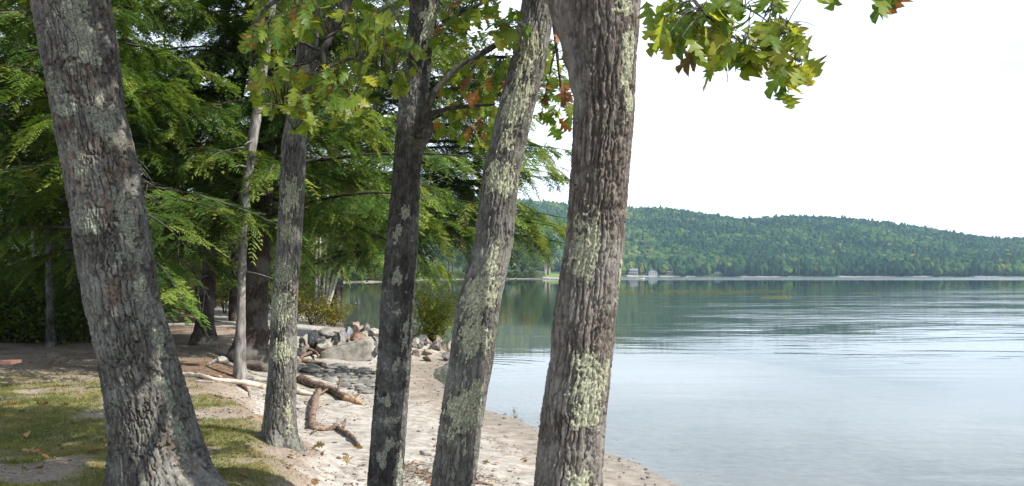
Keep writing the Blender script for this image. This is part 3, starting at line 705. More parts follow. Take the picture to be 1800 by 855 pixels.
# ------------------------------------------------------------------ oak leaves
LEAF_OUT = np.array([(0, .012), (.06, .07), (.19, .27), (.255, .13), (.32, .14), (.45, .46), (.50, .33), (.55, .15), (.66, .37), (.72, .24), (.775, .11), (.88, .19), (1, 0)])
def oak_leaf_mesh(name, mat, seed, stalk=0.22):
    rg = np.random.default_rng(seed)
    o = LEAF_OUT.copy(); n = len(o)
    wl = o[:, 1] * (1 + 0.25 * rg.standard_normal(n)) ; wr = o[:, 1] * (1 + 0.25 * rg.standard_normal(n))
    x = o[:, 0].copy(); wl[-1] = wr[-1] = 0
    sw = 0.10 * np.array([1 if w > 0.15 else 0 for w in o[:, 1]])
    fold, curl, tw = 0.25 + 0.35 * rg.random(), rg.uniform(-0.35, 0.1), rg.uniform(-.5, .5)
    def pt(xx, w):
        z = abs(w) * fold + curl * xx * xx + tw * w * xx - 0.5 * w * w
        return (xx, w, z)
    V = [pt(a, 0) for a in x] + [pt(a + b, w) for a, b, w in zip(x, sw, wl)] + [pt(a + b, -w) for a, b, w in zip(x, sw, wr)]
    Q = []
    for k in range(n - 1):
        Q.append((k, k + 1, n + k + 1, n + k)); Q.append((k, 2 * n + k, 2 * n + k + 1, k + 1))
    b = len(V)
    V += [(-stalk, .008, 0.0), (-stalk, -.008, 0.0), (0.02, -.010, 0.0), (0.02, .010, 0.0)]
    Q.append((b, b + 1, b + 2, b + 3))
    return make_mesh(name, np.array(V), Q, mats=[mat], smooth=True)
LEAVES = {k: [oak_leaf_mesh("leaf", M[m], 100 + 7 * q + i) for i in range(4)] for q, (k, m) in enumerate(
    [('g', 'leaf_green'), ('l', 'leaf_lime'), ('o', 'leaf_orange'), ('r', 'leaf_red'), ('y', 'leaf_yellow'), ('d', 'leaf_dry')])}
def place_leaf(parent, root, pos, axis, normal, size, kind, rnd):
    o = bpy.data.objects.new("leaf", rnd.choice(LEAVES[kind])); COL.objects.link(o); o.parent = parent
    a = Vector(axis).normalized(); nz = Vector(normal); nz = (nz - a * nz.dot(a)).normalized(); b = nz.cross(a)
    R = Matrix((a, b, nz)).transposed().to_4x4()
    sx = size
    o.matrix_local = Matrix.Translation(Vector(pos) - root.location) @ R @ Matrix.Diagonal((sx, sx * rnd.uniform(.85, 1.1), sx, 1))
    return o
def twig_path(px): return np.array([at(a, b, Y) for a, b, Y, w in px]), np.array([w / F_PX * Y / 2 for a, b, Y, w in px])
def leafy_branch(tr, label_mat, paths, clusters, n, size, mixk, seed, depth_j=0.35, down=0.6):
    """one branch: its twigs in one mesh, each leaf an object under it"""
    rnd = random.Random(seed)
    mb = MB(); pts = []
    for p in paths:
        P, Rr = twig_path(p)
        V, Q, T = tube(P, Rr, 6, 0.08, seed, 4); mb.add(V, Q, T)
        tt = np.linspace(0, len(P) - 1, 14)
        pts.append(np.stack([np.interp(tt, np.arange(len(P)), P[:, k]) for k in range(3)], 1))
    pts = np.concatenate(pts)
    spots = []
    for (x0, y0, x1, y1, Y, w) in clusters: spots.append((x0, y0, x1, y1, Y, w))
    tot = sum(c[5] for c in spots); leaves = []
    for c in spots:
        for _ in range(int(round(n * c[5] / tot))):
            # inside an ellipse, denser to the middle
            a, r = rnd.uniform(0, 2 * math.pi), math.sqrt(rnd.random())
            cx, cy = (c[0] + c[2]) / 2 + r * math.cos(a) * (c[2] - c[0]) / 2, (c[1] + c[3]) / 2 + r * math.sin(a) * (c[3] - c[1]) / 2
            leaves.append(at(cx, cy, c[4] + rnd.gauss(0, depth_j)))
    lp = []
    for p in leaves:
        d = np.linalg.norm(pts - p, axis=1); q = pts[np.argmin(d)]
        dl = d.min()
        out = (p - q) / (dl + 1e-6)
        ax = out * rnd.uniform(.35, 1.0) + np.array([rnd.gauss(0, .45), rnd.gauss(0, .45), -down + rnd.gauss(0, .28)])
        ax /= np.linalg.norm(ax)
        sz = size * rnd.uniform(.7, 1.2)
        base = p - ax * sz * 0.5; st = base - ax * sz * 0.22
        dd = np.linalg.norm(pts - st, axis=1); q = pts[np.argmin(dd)]
        if dd.min() > 0.03:
            midp = (q + st) / 2 + np.array([0, 0, 0.04 + .06 * dd.min()])
            V, Q, T = tube([q, midp, st], [0.0035, 0.0028, 0.002], 4, 0, 0, 2, False); mb.add(V, Q, T)
        nrm = np.array([rnd.gauss(0, .55), -0.75 + rnd.gauss(0, .45), 0.75 + rnd.gauss(0, .4)])
        lp.append((base, ax, nrm, sz))
    V, Q, T = mb.get()
    br = part("branch", tr.root, tr.root, V, Q, T, mats=[label_mat])
    kinds, wts = zip(*mixk.items())
    for base, ax, nrm, sz in lp:
        place_leaf(br, tr.root, base, ax, nrm, sz, rnd.choices(kinds, wts)[0], rnd)
    return br
# the spray over the lake, from the thickest trunk
leafy_branch(t_big, M['bark_dark'],
    [[(1085, -230, 6.3, 26), (1120, -120, 5.8, 17), (1160, -50, 5.4, 11), (1215, -5, 5.15, 8), (1240, 25, 5.1, 6), (1270, 52, 5.1, 4), (1310, 80, 5.05, 3), (1350, 95, 5.0, 2)],
     [(1160, -50, 5.4, 9), (1175, 5, 5.35, 5), (1200, 18, 5.3, 4), (1225, 45, 5.3, 3), (1240, 85, 5.3, 2)],
     [(1215, -5, 5.15, 6), (1290, 0, 5.1, 5), (1340, 30, 5.05, 3), (1375, 60, 5.0, 2)],
     [(1270, 52, 5.1, 3), (1300, 95, 5.05, 2), (1330, 125, 5.0, 2)],
     [(1160, -50, 5.4, 9), (1260, -60, 5.2, 6), (1420, -50, 5.0, 4), (1560, -18, 4.9, 2), (1600, -12, 4.9, 2)]],
    [(1128, 0, 1215, 85, 5.3, 13), (1150, 30, 1235, 90, 5.25, 9), (1195, 55, 1300, 130, 5.2, 16), (1235, 0, 1320, 60, 5.15, 14), (1280, 50, 1370, 118, 5.05, 17), 
     (1330, -10, 1395, 22, 5.0, 6), (1545, -14, 1585, 8, 4.9, 3), (1440, -16, 1475, -2, 4.95, 2)],
    122, 0.16, {'g': 76, 'l': 22, 'r': 2}, 21, 0.22, 0.5)
leafy_branch(t_big, M['bark_dark'],
    [[(1310, 80, 5.05, 4), (1350, 88, 5.0, 3), (1385, 95, 4.95, 2), (1405, 110, 4.9, 2)], [(1350, 88, 5.0, 3), (1372, 60, 4.95, 2), (1390, 55, 4.9, 2)], [(1350, 88, 5.0, 3), (1368, 125, 4.95, 2), (1378, 145, 4.95, 2)]],
    [(1335, 40, 1412, 105, 4.95, 20), (1350, 90, 1432, 150, 4.95, 18), (1365, 130, 1400, 180, 4.95, 5)], 34, 0.15, {'g': 38, 'l': 60, 'r': 2}, 27, 0.15, 0.45)  # lime-heavy mix puts the sunlight on these tips into leaf colour
# behind the fork
leafy_branch(t_bow, M['bark_dark'],
    [[(965, -60, 7.4, 14), (975, 60, 7.8, 6), (985, 150, 8.0, 4), (992, 190, 8.0, 3)], [(975, 90, 7.9, 4), (960, 160, 8.0, 3), (950, 210, 8.0, 2)]],
    [(948, 130, 1006, 235, 8.0, 20), (955, 60, 1003, 140, 7.9, 9)], 38, 0.14, {'g': 60, 'r': 17, 'o': 16, 'l': 7}, 22, 0.2, 0.5)
# left hanging boughs of the dark trunk
leafy_branch(t_dark, M['bark_dark'],
    [[(566, 90, 6.7, 11), (572, 130, 6.65, 8), (566, 170, 6.6, 6), (540, 200, 6.55, 5), (518, 230, 6.5, 3)],
     [(566, 90, 6.7, 8), (520, 70, 6.6, 5), (470, 60, 6.5, 4), (440, 90, 6.5, 2)],
     [(572, 120, 6.65, 6), (620, 100, 6.7, 5), (660, 120, 6.7, 3), (690, 130, 6.7, 2)],
     [(566, 70, 6.7, 6), (600, 50, 6.75, 5), (650, 30, 6.8, 4), (690, 10, 6.8, 3)],
     [(545, 195, 6.55, 4), (500, 185, 6.5, 3), (470, 180, 6.5, 2)], [(575, 135, 6.6, 4), (620, 170, 6.6, 3), (640, 200, 6.6, 2)]],
    [(430, 40, 520, 130, 6.5, 26), (430, 90, 540, 200, 6.5, 34), (500, 130, 600, 240, 6.5, 26), (560, 110, 660, 215, 6.6, 34), (600, 20, 700, 130, 6.7, 40), (640, 60, 740, 150, 6.8, 26), (480, 0, 600, 70, 6.6, 26), (690, 130, 720, 170, 6.9, 5)],
    295, 0.125, {'g': 88, 'l': 8, 'o': 3, 'y': 1, 'r': 2}, 23, 0.35, 0.6)
leafy_branch(t_bow, M['bark_dark'],
    [[(935, 60, 7.1, 12), (890, 70, 7.3, 8), (850, 95, 7.6, 6), (800, 130, 7.8, 4), (780, 150, 7.9, 2)],
     [(890, 100, 7.4, 5), (850, 100, 7.6, 4), (820, 130, 7.8, 3), (810, 175, 7.9, 2)],
     [(935, 120, 7.4, 6), (870, 150, 7.8, 4), (830, 190, 8.0, 3), (790, 215, 8.0, 2)],
     [(940, -40, 7.2, 10), (880, -10, 7.3, 6), (820, 20, 7.6, 5), (780, 40, 7.8, 3)]],
    [(760, 20, 850, 110, 7.8, 30), (770, 100, 880, 200, 7.9, 42), (800, 180, 880, 260, 8.0, 22), (850, 20, 930, 80, 7.0, 15), (840, 90, 900, 160, 7.8, 18), (770, -10, 880, 40, 7.6, 22), (765, 190, 820, 240, 8.0, 8)],
    270, 0.125, {'g': 76, 'l': 14, 'o': 5, 'r': 4, 'y': 1}, 24, 0.3, 0.6)

leafy_branch(t_mid, M['bark_grey'],
    [[(548, -60, 10.0, 22), (600, -70, 9.6, 14), (660, -20, 9.2, 9), (700, 30, 9.0, 5), (712, 80, 9.0, 3)], [(546, 20, 10.0, 16), (500, -10, 9.7, 10), (460, 20, 9.5, 6), (440, 60, 9.4, 3)],
     [(600, -70, 9.6, 10), (590, 0, 9.4, 6), (610, 60, 9.3, 4), (640, 110, 9.2, 2)], [(535, 130, 10.0, 8), (500, 150, 9.7, 5), (460, 170, 9.6, 3)], [(535, 150, 10.0, 8), (580, 150, 9.7, 5), (630, 170, 9.6, 3)]],
    [(440, -20, 560, 80, 9.5, 26), (560, -20, 720, 70, 9.3, 46), (580, 40, 715, 140, 9.2, 34), (440, 110, 520, 190, 9.6, 14), (560, 120, 660, 200, 9.6, 18)],
    190, 0.135, {'g': 90, 'l': 6, 'o': 3, 'r': 2}, 26, 0.3, 0.6)

# crowns above the picture, unseen, added for the shade and dapples they cast below
def crown_leaves(name, tr, blobs, n, size, mat, seed, lo=4.9):
    rg = np.random.default_rng(seed); V = []; per = n // len(blobs)
    for (c, r) in blobs:
        d = rg.standard_normal((per, 3)); d /= np.linalg.norm(d, axis=1)[:, None]
        V.append(np.array(c) + d * (rg.random((per, 1)) ** 0.45) * np.array(r))
    C = np.concatenate(V); C = C[C[:, 2] > lo]; m = len(C)
    a = rg.standard_normal((m, 3)); a[:, 2] -= 0.5; a /= np.linalg.norm(a, axis=1)[:, None]
    b = np.cross(a, rg.standard_normal((m, 3))); b /= np.linalg.norm(b, axis=1)[:, None]; c = np.cross(a, b)
    sz = size * rg.uniform(.7, 1.3, (m, 1))
    pts = [C - a * sz * .5, C + b * sz * .38 + c * sz * .12, C + a * sz * .5, C - b * sz * .38 + c * sz * .12]
    V = np.stack(pts, 1).reshape(-1, 3); Q = np.arange(4 * m).reshape(-1, 4)
    o = part(name, tr.root, tr.root, V, Q, mats=[mat], smooth=False, attrs={"tint": np.repeat(np.clip(rg.normal(.45, .2, m), 0, 1), 4)})
    o["kind"] = "stuff"
    return o
def crown_for(tr, spread, top, n, seed, shift=(0, 0)):
    rg = np.random.default_rng(seed); blobs = []
    x, y = np.interp(7, tr.cz, tr.cx), tr.Y
    mb = MB()
    for k in range(9):
        a = k / 9 * 2 * math.pi + rg.uniform(-.3, .3); rr = spread * rg.uniform(.45, 1); z = rg.uniform(6.6, top)
        c = (x + shift[0] + rr * math.cos(a), y + shift[1] + rr * math.sin(a), z)
        blobs.append((c, (spread * .42, spread * .42, 1.0)))
        z0 = max(5.0, z - 1.8)
        x0 = np.interp(z0, tr.cz, tr.cx)
        V, Q, T = tube([(x0, y, z0), ((x0 + c[0]) / 2, (y + c[1]) / 2, (z0 + z) / 2 + .3), c], [.07, .045, .015], 7, .1, seed + k, 4); mb.add(V, Q, T)
    V, Q, T = mb.get(); part("limb", tr.root, tr.root, V, Q, T, mats=[M['bark_grey']])
    crown_leaves("crown", tr, blobs, n, 0.17, M['crown_green'], seed)
crown_for(t_lean, 2.8, 10.5, 4600, 201, (-.6, .5))
crown_for(t_mid, 2.2, 10.5, 2700, 202, (-.4, .6))
crown_for(t_dark, 2.2, 10, 2700, 203, (-.4, 0))
crown_for(t_bow, 2.2, 10, 2700, 204, (0, .8))
crown_for(t_big, 2.3, 10, 2700, 205, (0, 0))

# ------------------------------------------------------------------ hemlocks
def hemlock_branch(L, seed):
    """one drooping bough along +X: wood, side twigs and lacy flat sprays of needles"""
    rg = np.random.default_rng(seed)
    t = np.linspace(0, 1, 14)
    sag = rg.uniform(.14, .36); wig = rg.uniform(-.16, .16)
    ax = np.stack([L * t * (1 - .05 * t), wig * L * np.sin(t * 3.1) * .5, L * (0.12 * t - sag * t ** 2.1)], 1)
    mb = MB(); V, Q, T = tube(ax, np.interp(t, [0, 1], [.009 * L + .005, .003]), 6, .1, seed, 1); mb.add(V, Q, T)
    A, B, W, TI = [], [], [], []
    def emit(a, b, w, ti): A.append(a.reshape(-1, 3)); B.append(b.reshape(-1, 3)); W.append(np.broadcast_to(w, a.shape[:-1]).ravel()); TI.append(np.broadcast_to(ti, a.shape[:-1]).ravel())
    ns = max(8, int(L / 0.155))
    for k in range(ns):
        u = 0.08 + 0.92 * (k + rg.random()) / ns
        if rg.random() < .08: continue
        p = np.array([np.interp(u, t, ax[:, q]) for q in range(3)])
        side = 1 if k % 2 else -1
        ln = min(1.0, L * .30 * (1 - u) ** .7 + .26) * rg.uniform(.5, 1.2) * min(1, .5 + u * 2)
        ang = side * rg.uniform(.45, 1.25) if k < ns - 1 else rg.uniform(-.2, .2)
        roll, pitch = rg.normal(0, .28), rg.uniform(-.35, .18)
        droop = rg.uniform(.25, .9)
        nt = max(5, int(ln / 0.042)); tt = (np.arange(nt) + .5) / nt
        d1 = np.array([math.cos(ang), math.sin(ang), pitch])
        S = p + np.outer(tt * ln, d1) + np.stack([0 * tt, 0 * tt, -droop * ln * tt ** 2], 1)
        mb.add(*tube([p, S[nt // 2], S[-1]], [.0038, .0026, .001], 3, 0, 0, 1, False))
        tb = np.clip(rg.normal(.46, .24), 0, 1)
        lat = np.array([-math.sin(ang), math.cos(ang), roll])
        for s2 in (-1, 1):
            l3 = np.minimum(.30, ln * .5) * (1 - tt) ** .75 * rg.uniform(.15, 1.4, nt) + .02
            c3 = rg.uniform(.30, .93, nt)[:, None]
            D3 = d1 * c3 + lat * s2 * np.sqrt(1 - c3 ** 2) + np.stack([0 * tt, 0 * tt, rg.uniform(-.45, .05, nt)], 1)
            m = 6; q = (np.arange(m) + .4) / m
            P3 = S[:, None] + D3[:, None] * (l3[:, None] * q)[..., None]; P3[..., 2] -= (l3[:, None] * q ** 2) * .25
            l4 = np.minimum(.072, l3[:, None] * .5) * (1 - .45 * q) * rg.uniform(.75, 1.25, (nt, m))
            ti = np.clip(tb + rg.normal(0, .06, (nt, m)) + .16 * q - .05, 0, 1)
            side3 = np.cross(D3, [0, 0, 1.0])[:, None]
            for s4 in (-1, 1):
                D4 = D3[:, None] * .75 + side3 * s4 * .75 + np.stack([np.zeros((nt, m)), np.zeros((nt, m)), rg.uniform(-.35, .1, (nt, m))], -1)
                emit(P3, P3 + D4 * l4[..., None], .0125, ti)
            e = S + D3 * l3[:, None]; e[:, 2] -= l3 * .25
            emit(P3[:, -1], e + D3 * .03, .008, ti[:, -1] + .05)
    A = np.concatenate(A); B = np.concatenate(B); W = np.concatenate(W)[:, None]; TI = np.concatenate(TI)
    D = B - A; N = np.cross(D, [0, 0, 1.0]); N /= np.linalg.norm(N, axis=1)[:, None] + 1e-9
    mid = A + D * .45
    FV = np.stack([A, mid + N * W, B, mid - N * W], 1).reshape(-1, 3); FQ = np.arange(len(FV)).reshape(-1, 4)
    wv, wq, wt = mb.get()
    return (wv, wq, wt), (FV, FQ, np.repeat(np.clip(TI, 0, 1), 4))
BOUGHS = []
for k, L in enumerate([1.5, 1.9, 2.3, 2.7, 3.2, 3.8, 4.4]):
    (wv, wq, wt), (fv, fq, ti) = hemlock_branch(L, 300 + k)
    BOUGHS.append((L, make_mesh("branch", wv, wq, wt, [M['bark_hemlock']]), make_mesh("needle_spray", fv, fq, mats=[M['needles']], smooth=False, attrs={"tint": ti}), (wv, wq, wt, fv, fq, ti)))
def dead_twigs(seed, L):
    rg = np.random.default_rng(seed); mb = MB()
    main = np.array([(0, 0, 0), (.35 * L, .04, -.02 * L), (.7 * L, -.03, -.16 * L), (L, .05, -.42 * L)])
    mb.add(*tube(main, [.016, .011, .007, .003], 5, .15, seed, 4))
    for k in range(12):
        u = rg.uniform(.2, .95); p = np.array([np.interp(u * 3, np.arange(4), main[:, q]) for q in range(3)])
        d = np.array([rg.uniform(.1, .7), rg.uniform(-.6, .6), rg.uniform(-.9, .1)]); d *= L * rg.uniform(.15, .42) / np.linalg.norm(d)
        mb.add(*tube([p, p + d * .5 + [0, 0, .03], p + d + [0, 0, -.06]], [.006, .004, .0015], 4, .1, seed + k, 2))
    return make_mesh("dead_branch", *mb.get(), mats=[M['bark_dead']])
DEADS = [dead_twigs(340 + k, L) for k, L in enumerate([1.2, 1.7, 2.2])]
def hemlock(px, Y, z_top, label, seed, z_low, reach, step=0.24, group="hemlocks on the left bank", deadz=None, ndead=6, side_gain=(0, 0), flare=1.0, avoid=None, dead_az=(0, 6.28)):
    """px: trunk rows (centre x, y, width) from the photograph"""
    rnd = random.Random(seed)
    P = np.array([at(a, b, Y) for a, b, w in px]); W = np.array([w / F_PX * Y / 2 for *_, w in px])
    o = np.argsort(P[:, 2]); P, W = P[o], W[o]
    bx = P[0, 0]; zb = gz(bx, Y)
    t = thing("hemlock_tree", (bx, Y, zb), label, "tree", group)
    pts = [(bx, Y, zb - .15)] + [tuple(p) for p in P if p[2] > zb + .2]; rr = [W[0] * (1 + .5 * flare)] + [w for p, w in zip(P, W) if p[2] > zb + .2]
    pts.insert(1, (lerp(pts[0][0], pts[1][0], .3), Y, zb + .12)); rr.insert(1, W[0] * (1 + .22 * flare))
    if pts[-1][2] < z_top:
        dxz = (pts[-1][0] - pts[-2][0]) / max(.3, pts[-1][2] - pts[-2][2]); k = z_top - pts[-1][2]
        pts.append((pts[-1][0] + .5 * dxz * k * .5, Y, pts[-1][2] + k * .5)); rr.append(rr[-1] * .62)
        pts.append((pts[-1][0] + .2 * dxz * k * .5, Y, z_top)); rr.append(.02)
    V, Q, T = tube(pts, rr, 22, .16, seed, 5)
    part("trunk", t, t, V, Q, T, mats=[M['bark_hemlock']])
    tz = np.array([p[2] for p in pts]); tx = np.array([p[0] for p in pts])
    z = z_low; k = 0; az = rnd.uniform(0, 6.28)
    while z < z_top - .3:
        f = (z - z_low) / (z_top - z_low)
        az += 2.4 + rnd.uniform(-.5, .5)
        Lw = reach * (1 - f) ** .75 * rnd.uniform(.7, 1.08) + .5
        Lw *= 1 + side_gain[0] * max(0, math.cos(az)) + side_gain[1] * max(0, -math.sin(az))
        if not (avoid and avoid(az, z)):
            L, wm, fm, _ = min(BOUGHS, key=lambda q: abs(q[0] - Lw) + rnd.random() * .5)
            s = Lw / L
            b = bpy.data.objects.new("branch", wm); COL.objects.link(b); b.parent = t
            M4 = Matrix.Translation(Vector((float(np.interp(z, tz, tx)) - bx, 0, z - zb))) @ Matrix.Rotation(az, 4, 'Z') @ Matrix.Rotation(rnd.uniform(-.25, .28) - .30 * (f - .3), 4, 'Y') @ Matrix.Rotation(rnd.uniform(-.4, .4), 4, 'X')
            s = min(1.6, max(.7, s))
            b.matrix_local = M4 @ Matrix.Diagonal((s, s * (1 if rnd.random() < .5 else -1), s, 1))
            n = bpy.data.objects.new("needle_spray", fm); COL.objects.link(n); n.parent = b
        z += step * rnd.uniform(.6, 1.4) * (1 + .3 * f)
    for k in range(ndead if deadz else 0):
        zz = rnd.uniform(*deadz); a = rnd.uniform(*dead_az)
        d = bpy.data.objects.new("dead_branch", rnd.choice(DEADS)); COL.objects.link(d); d.parent = t
        d.matrix_local = Matrix.Translation(Vector((float(np.interp(zz, tz, tx)) - bx, 0, zz - zb))) @ Matrix.Rotation(a, 4, 'Z') @ Matrix.Rotation(rnd.uniform(-.1, .4), 4, 'Y')
    return t
h1 = hemlock([(440,612,66),(446,560,50),(452,500,42),(458,400,38),(465,300,35),(472,200,32),(480,100,28)], 21.5, 15, "large dark hemlock with a wide flared base just behind the thin grey dead trunk", 401, 3.6, 4.2, .095, deadz=(2.4, 5), side_gain=(.32, .15), flare=1.5)
h2 = hemlock([(358,606,38),(361,560,30),(366,500,27),(372,420,25),(382,340,27),(388,300,29),(398,270,28)], 23.5, 14, "dark hemlock with a bent trunk left of the widest hemlock base on the sandy path", 402, 3.9, 3.6, .11, deadz=(2.4, 5.5), ndead=10, side_gain=(.0, .2))
h3 = hemlock([(694,604,30),(697,520,28),(703,430,26),(712,330,24),(718,230,22)], 33.5, 14, "hemlock on the rocky point behind the dark knotted trunk, low boughs hanging over water", 403, 3.5, 4.9, .078, side_gain=(.70, .0), avoid=lambda az, z: math.cos(az) > .25 and z < 3.9)
h4 = hemlock([(222,640,30),(205,500,26),(180,380,24),(165,250,23),(140,50,20)], 17.5, 13, "hemlock hidden behind the leaning oak, sunlit boughs reaching out to its right", 404, 2.9, 3.1, .115, deadz=(3.0, 5), ndead=9, dead_az=(-1.0, .5), side_gain=(.15, .1))
h5 = hemlock([(-60,600,34),(-60,500,30),(-60,300,26)], 21, 13, "hemlock at the left edge with bare grey dead twigs among its green sprays", 405, 4.7, 4.0, .12, deadz=(5.4, 7.6), ndead=8, side_gain=(.1, .2))
h6 = hemlock([(205,590,28),(190,450,25),(165,250,22),(150,80,18)], 28, 17, "tall hemlock deep in the woods behind the leaning oak", 406, 2.6, 4.8, .13)
h7 = hemlock([(590,560,24),(592,400,22),(594,200,20)], 47, 17, "hemlock beyond the sandy path behind the slender lichen banded trunk", 407, 3.6, 5.0, .20)
h8 = hemlock([(150,600,26),(125,350,24),(100,150,20)], 25, 18, "tall hemlock left of the leaning oak with its top out of sight", 408, 5.0, 4.4, .13)
# rows farther back: one crown mesh shared by copies
def back_crown(seed, H, R):
    rnd = random.Random(seed); V, Q, TI, n = [], [], [], 0
    z, az = 1.4, 0.0
    while z < H:
        f = z / H; az += 2.4 + rnd.uniform(-.5, .5); Lw = R * (1 - f) ** .8 + .5
        L, _, _, (wv, wq, wt, fv, fq, ti) = min(BOUGHS[:5], key=lambda q: abs(q[0] - Lw) + rnd.random() * .6); s = min(1.5, Lw / L)
        M4 = np.array(Matrix.Translation((0, 0, z)) @ Matrix.Rotation(az, 4, 'Z') @ Matrix.Rotation(rnd.uniform(-.2, .15), 4, 'Y'))
        v = (fv * s) @ M4[:3, :3].T + M4[:3, 3]
        # every second twig is enough back here, twice as wide
        keep = np.arange(0, len(v) // 4, 9); v = v.reshape(-1, 4, 3)[keep]; c = v.mean(1, keepdims=True); v = (c + (v - c) * 3.4).reshape(-1, 3)
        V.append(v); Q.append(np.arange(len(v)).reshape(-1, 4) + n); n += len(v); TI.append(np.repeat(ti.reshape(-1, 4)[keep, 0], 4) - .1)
        z += .27 * rnd.uniform(.7, 1.3)
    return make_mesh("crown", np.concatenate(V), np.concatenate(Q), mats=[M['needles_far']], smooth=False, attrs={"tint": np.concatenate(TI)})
BACK = [(13.0, back_crown(501, 13, 3.6)), (15.0, back_crown(502, 15, 4.2))]
BT = make_mesh("trunk", *tube([(0, 0, -.2), (0, 0, 1), (.05, 0, 6), (0, 0, 14)], [.30, .22, .15, .03], 12, .12, 5, 3), mats=[M['bark_hemlock']])
back_spots = [(-17.5, 30), (-22, 33), (-14.5, 36), (-19, 40), (-27, 38), (-12.2, 42.5), (-24, 46), (-17, 50), (-31, 47), (-13.8, 58), (-21, 58), (-28, 57), (-36, 56), (-18, 72), (-25, 70), (-33, 72), (-42, 70), (-24, 92), (-34, 92), (-46, 92), (-20, 27.5), (-26, 27)]
BACK_ORDER = sorted(range(len(back_spots)), key=lambda k: back_spots[k][0] / back_spots[k][1])
for k, (x, y) in enumerate(back_spots):
    H, cm = BACK[k % 2]
    t = thing("hemlock_tree", (x, y, gz(x, y)), nth(BACK_ORDER.index(k)) + " dark hemlock from the left in the woods behind the near hemlocks", "tree", "hemlocks deep in the woods")
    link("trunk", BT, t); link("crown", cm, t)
    s = random.uniform(.85, 1.2); t.scale = (s, s, s); t.rotation_euler = (0, 0, random.uniform(0, 6.28))

# the thin dead trunk, and the trunks at the left
def bare_trunk(name, px, Y, label, mat, seed, top=None, group=None, stubs=5, wob=.12):
    P = [at(a, b, Y) for a, b, w in px]; W = [w / F_PX * Y / 2 for *_, w in px]
    zb = gz(P[0][0], Y); t = thing(name, (P[0][0], Y, zb), label, "tree", group)
    P[0][2] = zb - .08
    if top: P.append(P[-1] + np.array([.1, 0, top])); W.append(W[-1] * .5)
    part("trunk", t, t, *tube(P, W, 18, wob, seed, 6), mats=[mat])
    rnd = random.Random(seed)
    for k in range(stubs):
        i = rnd.randrange(1, len(P) - 1); f = rnd.random(); q = P[i] * (1 - f) + P[i + 1] * f; a = rnd.uniform(0, 6.28); l = rnd.uniform(.25, .9)
        d = np.array([math.cos(a) * l, math.sin(a) * l, rnd.uniform(-.2, .3) * l])
        part("dead_branch", t, t, *tube([q, q + d * .5, q + d + [0, 0, -.1 * l]], [.02, .012, .004], 6, .1, seed + k, 3), mats=[mat])
    return t
bare_trunk("dead_tree", [(422,643,26),(422,625,20),(424,560,16),(425,500,14),(426,430,14),(431,350,17),(438,290,17),(447,225,18),(455,180,16),(468,90,14),(478,20,12)], 18.0,
    "thin pale grey dead trunk standing in front of the widest hemlock base", M['bark_dead'], 61, 2.0, stubs=8)
bare_trunk("young_tree", [(90,606,17),(89,575,15),(88,500,14),(87,430,13),(84,370,11),(80,250,9)], 22.6, "mottled dark trunk rising out of the undergrowth left of the leaning oak", M['bark_dark'], 62, 5.0)
bare_trunk("birch_tree", [(64,560,5),(63,520,5),(60,470,5),(58,420,5),(52,350,5)], 29.0, "thin crooked birch stem left of the mottled dark trunk", M['bark_birch'], 63, 4.0, stubs=3)
bare_trunk("young_tree", [(128,570,5),(127,500,4),(124,420,4),(126,350,4)], 29.0, "thin dark sapling close beside the leaning oak in the shade", M['bark_hemlock'], 64, 4.0, stubs=3)
bare_trunk("birch_tree", [(414,560,8),(415,450,7),(416,350,7),(415,270,7)], 44.0, "white birch stem seen between the two dark hemlock trunks", M['bark_birch'], 65, 5.0, stubs=2)

# ------------------------------------------------------------------ shrubs, undergrowth, birches on the bank
def shrub(name, x, y, h, w, n, mat, label, seed, leaf=0.06, group=None, stems=7, z=None, cat="shrub", low=.15):
    rg = np.random.default_rng(seed); zb = gz(x, y) if z is None else z
    t = thing(name, (x, y, zb), label, cat, group)
    mb = MB(); tips = []
    for k in range(stems):
        a = rg.uniform(0, 6.28); r = w * .5 * rg.uniform(.3, .95); hh = h * rg.uniform(.6, 1.0)
        e = np.array([x + r * math.cos(a), y + r * math.sin(a), zb + hh]); m_ = np.array([x + r * .35 * math.cos(a), y + r * .35 * math.sin(a), zb + hh * .55])
        mb.add(*tube([(x + .05 * math.cos(a), y + .05 * math.sin(a), zb - .05), m_, e], [.012 + .004 * h, .008, .003], 5, .1, seed + k, 3))
        for u in np.linspace(.3, 1, 7):
            q = (1 - u) ** 2 * np.array([x, y, zb]) + 2 * u * (1 - u) * m_ + u * u * e; tips.append(q)
    V, Q, T = mb.get(); part("stem", t, t, V, Q, T, mats=[M['bark_hemlock']])
    tips = np.array(tips); tips = tips[tips[:, 2] > zb + low * h]
    C = tips[rg.integers(0, len(tips), n)] + rg.standard_normal((n, 3)) * np.array([w * .14, w * .14, h * .10]); C[:, 2] = np.maximum(C[:, 2], zb + .03)
    a = rg.standard_normal((n, 3)); a[:, 2] = a[:, 2] * .6 - .2; a /= np.linalg.norm(a, axis=1)[:, None]
    up = np.stack([rg.normal(0, .5, n), rg.normal(0, .5, n), np.ones(n)], 1); b = np.cross(up, a); b /= np.linalg.norm(b, axis=1)[:, None]; c = np.cross(a, b)
    sz = leaf * rg.uniform(.6, 1.35, (n, 1))
    V = np.stack([C, C + a * sz * .5 + b * sz * .36 + c * sz * .1, C + a * sz, C + a * sz * .5 - b * sz * .36 + c * sz * .1], 1).reshape(-1, 3)
    o = part("foliage", t, t, V, np.arange(4 * n).reshape(-1, 4), mats=[mat], smooth=False, attrs={"tint": np.repeat(np.clip(rg.normal(.45, .22, n), 0, 1), 4)})
    o["kind"] = "stuff"
    return t
shrub("lakeside_shrub", -2.72, 33.0, 2.05, 2.2, 4400, M['shrub_lime'], "yellow green bush growing out of the rocks on the point beside the water", 71, .095, stems=26)
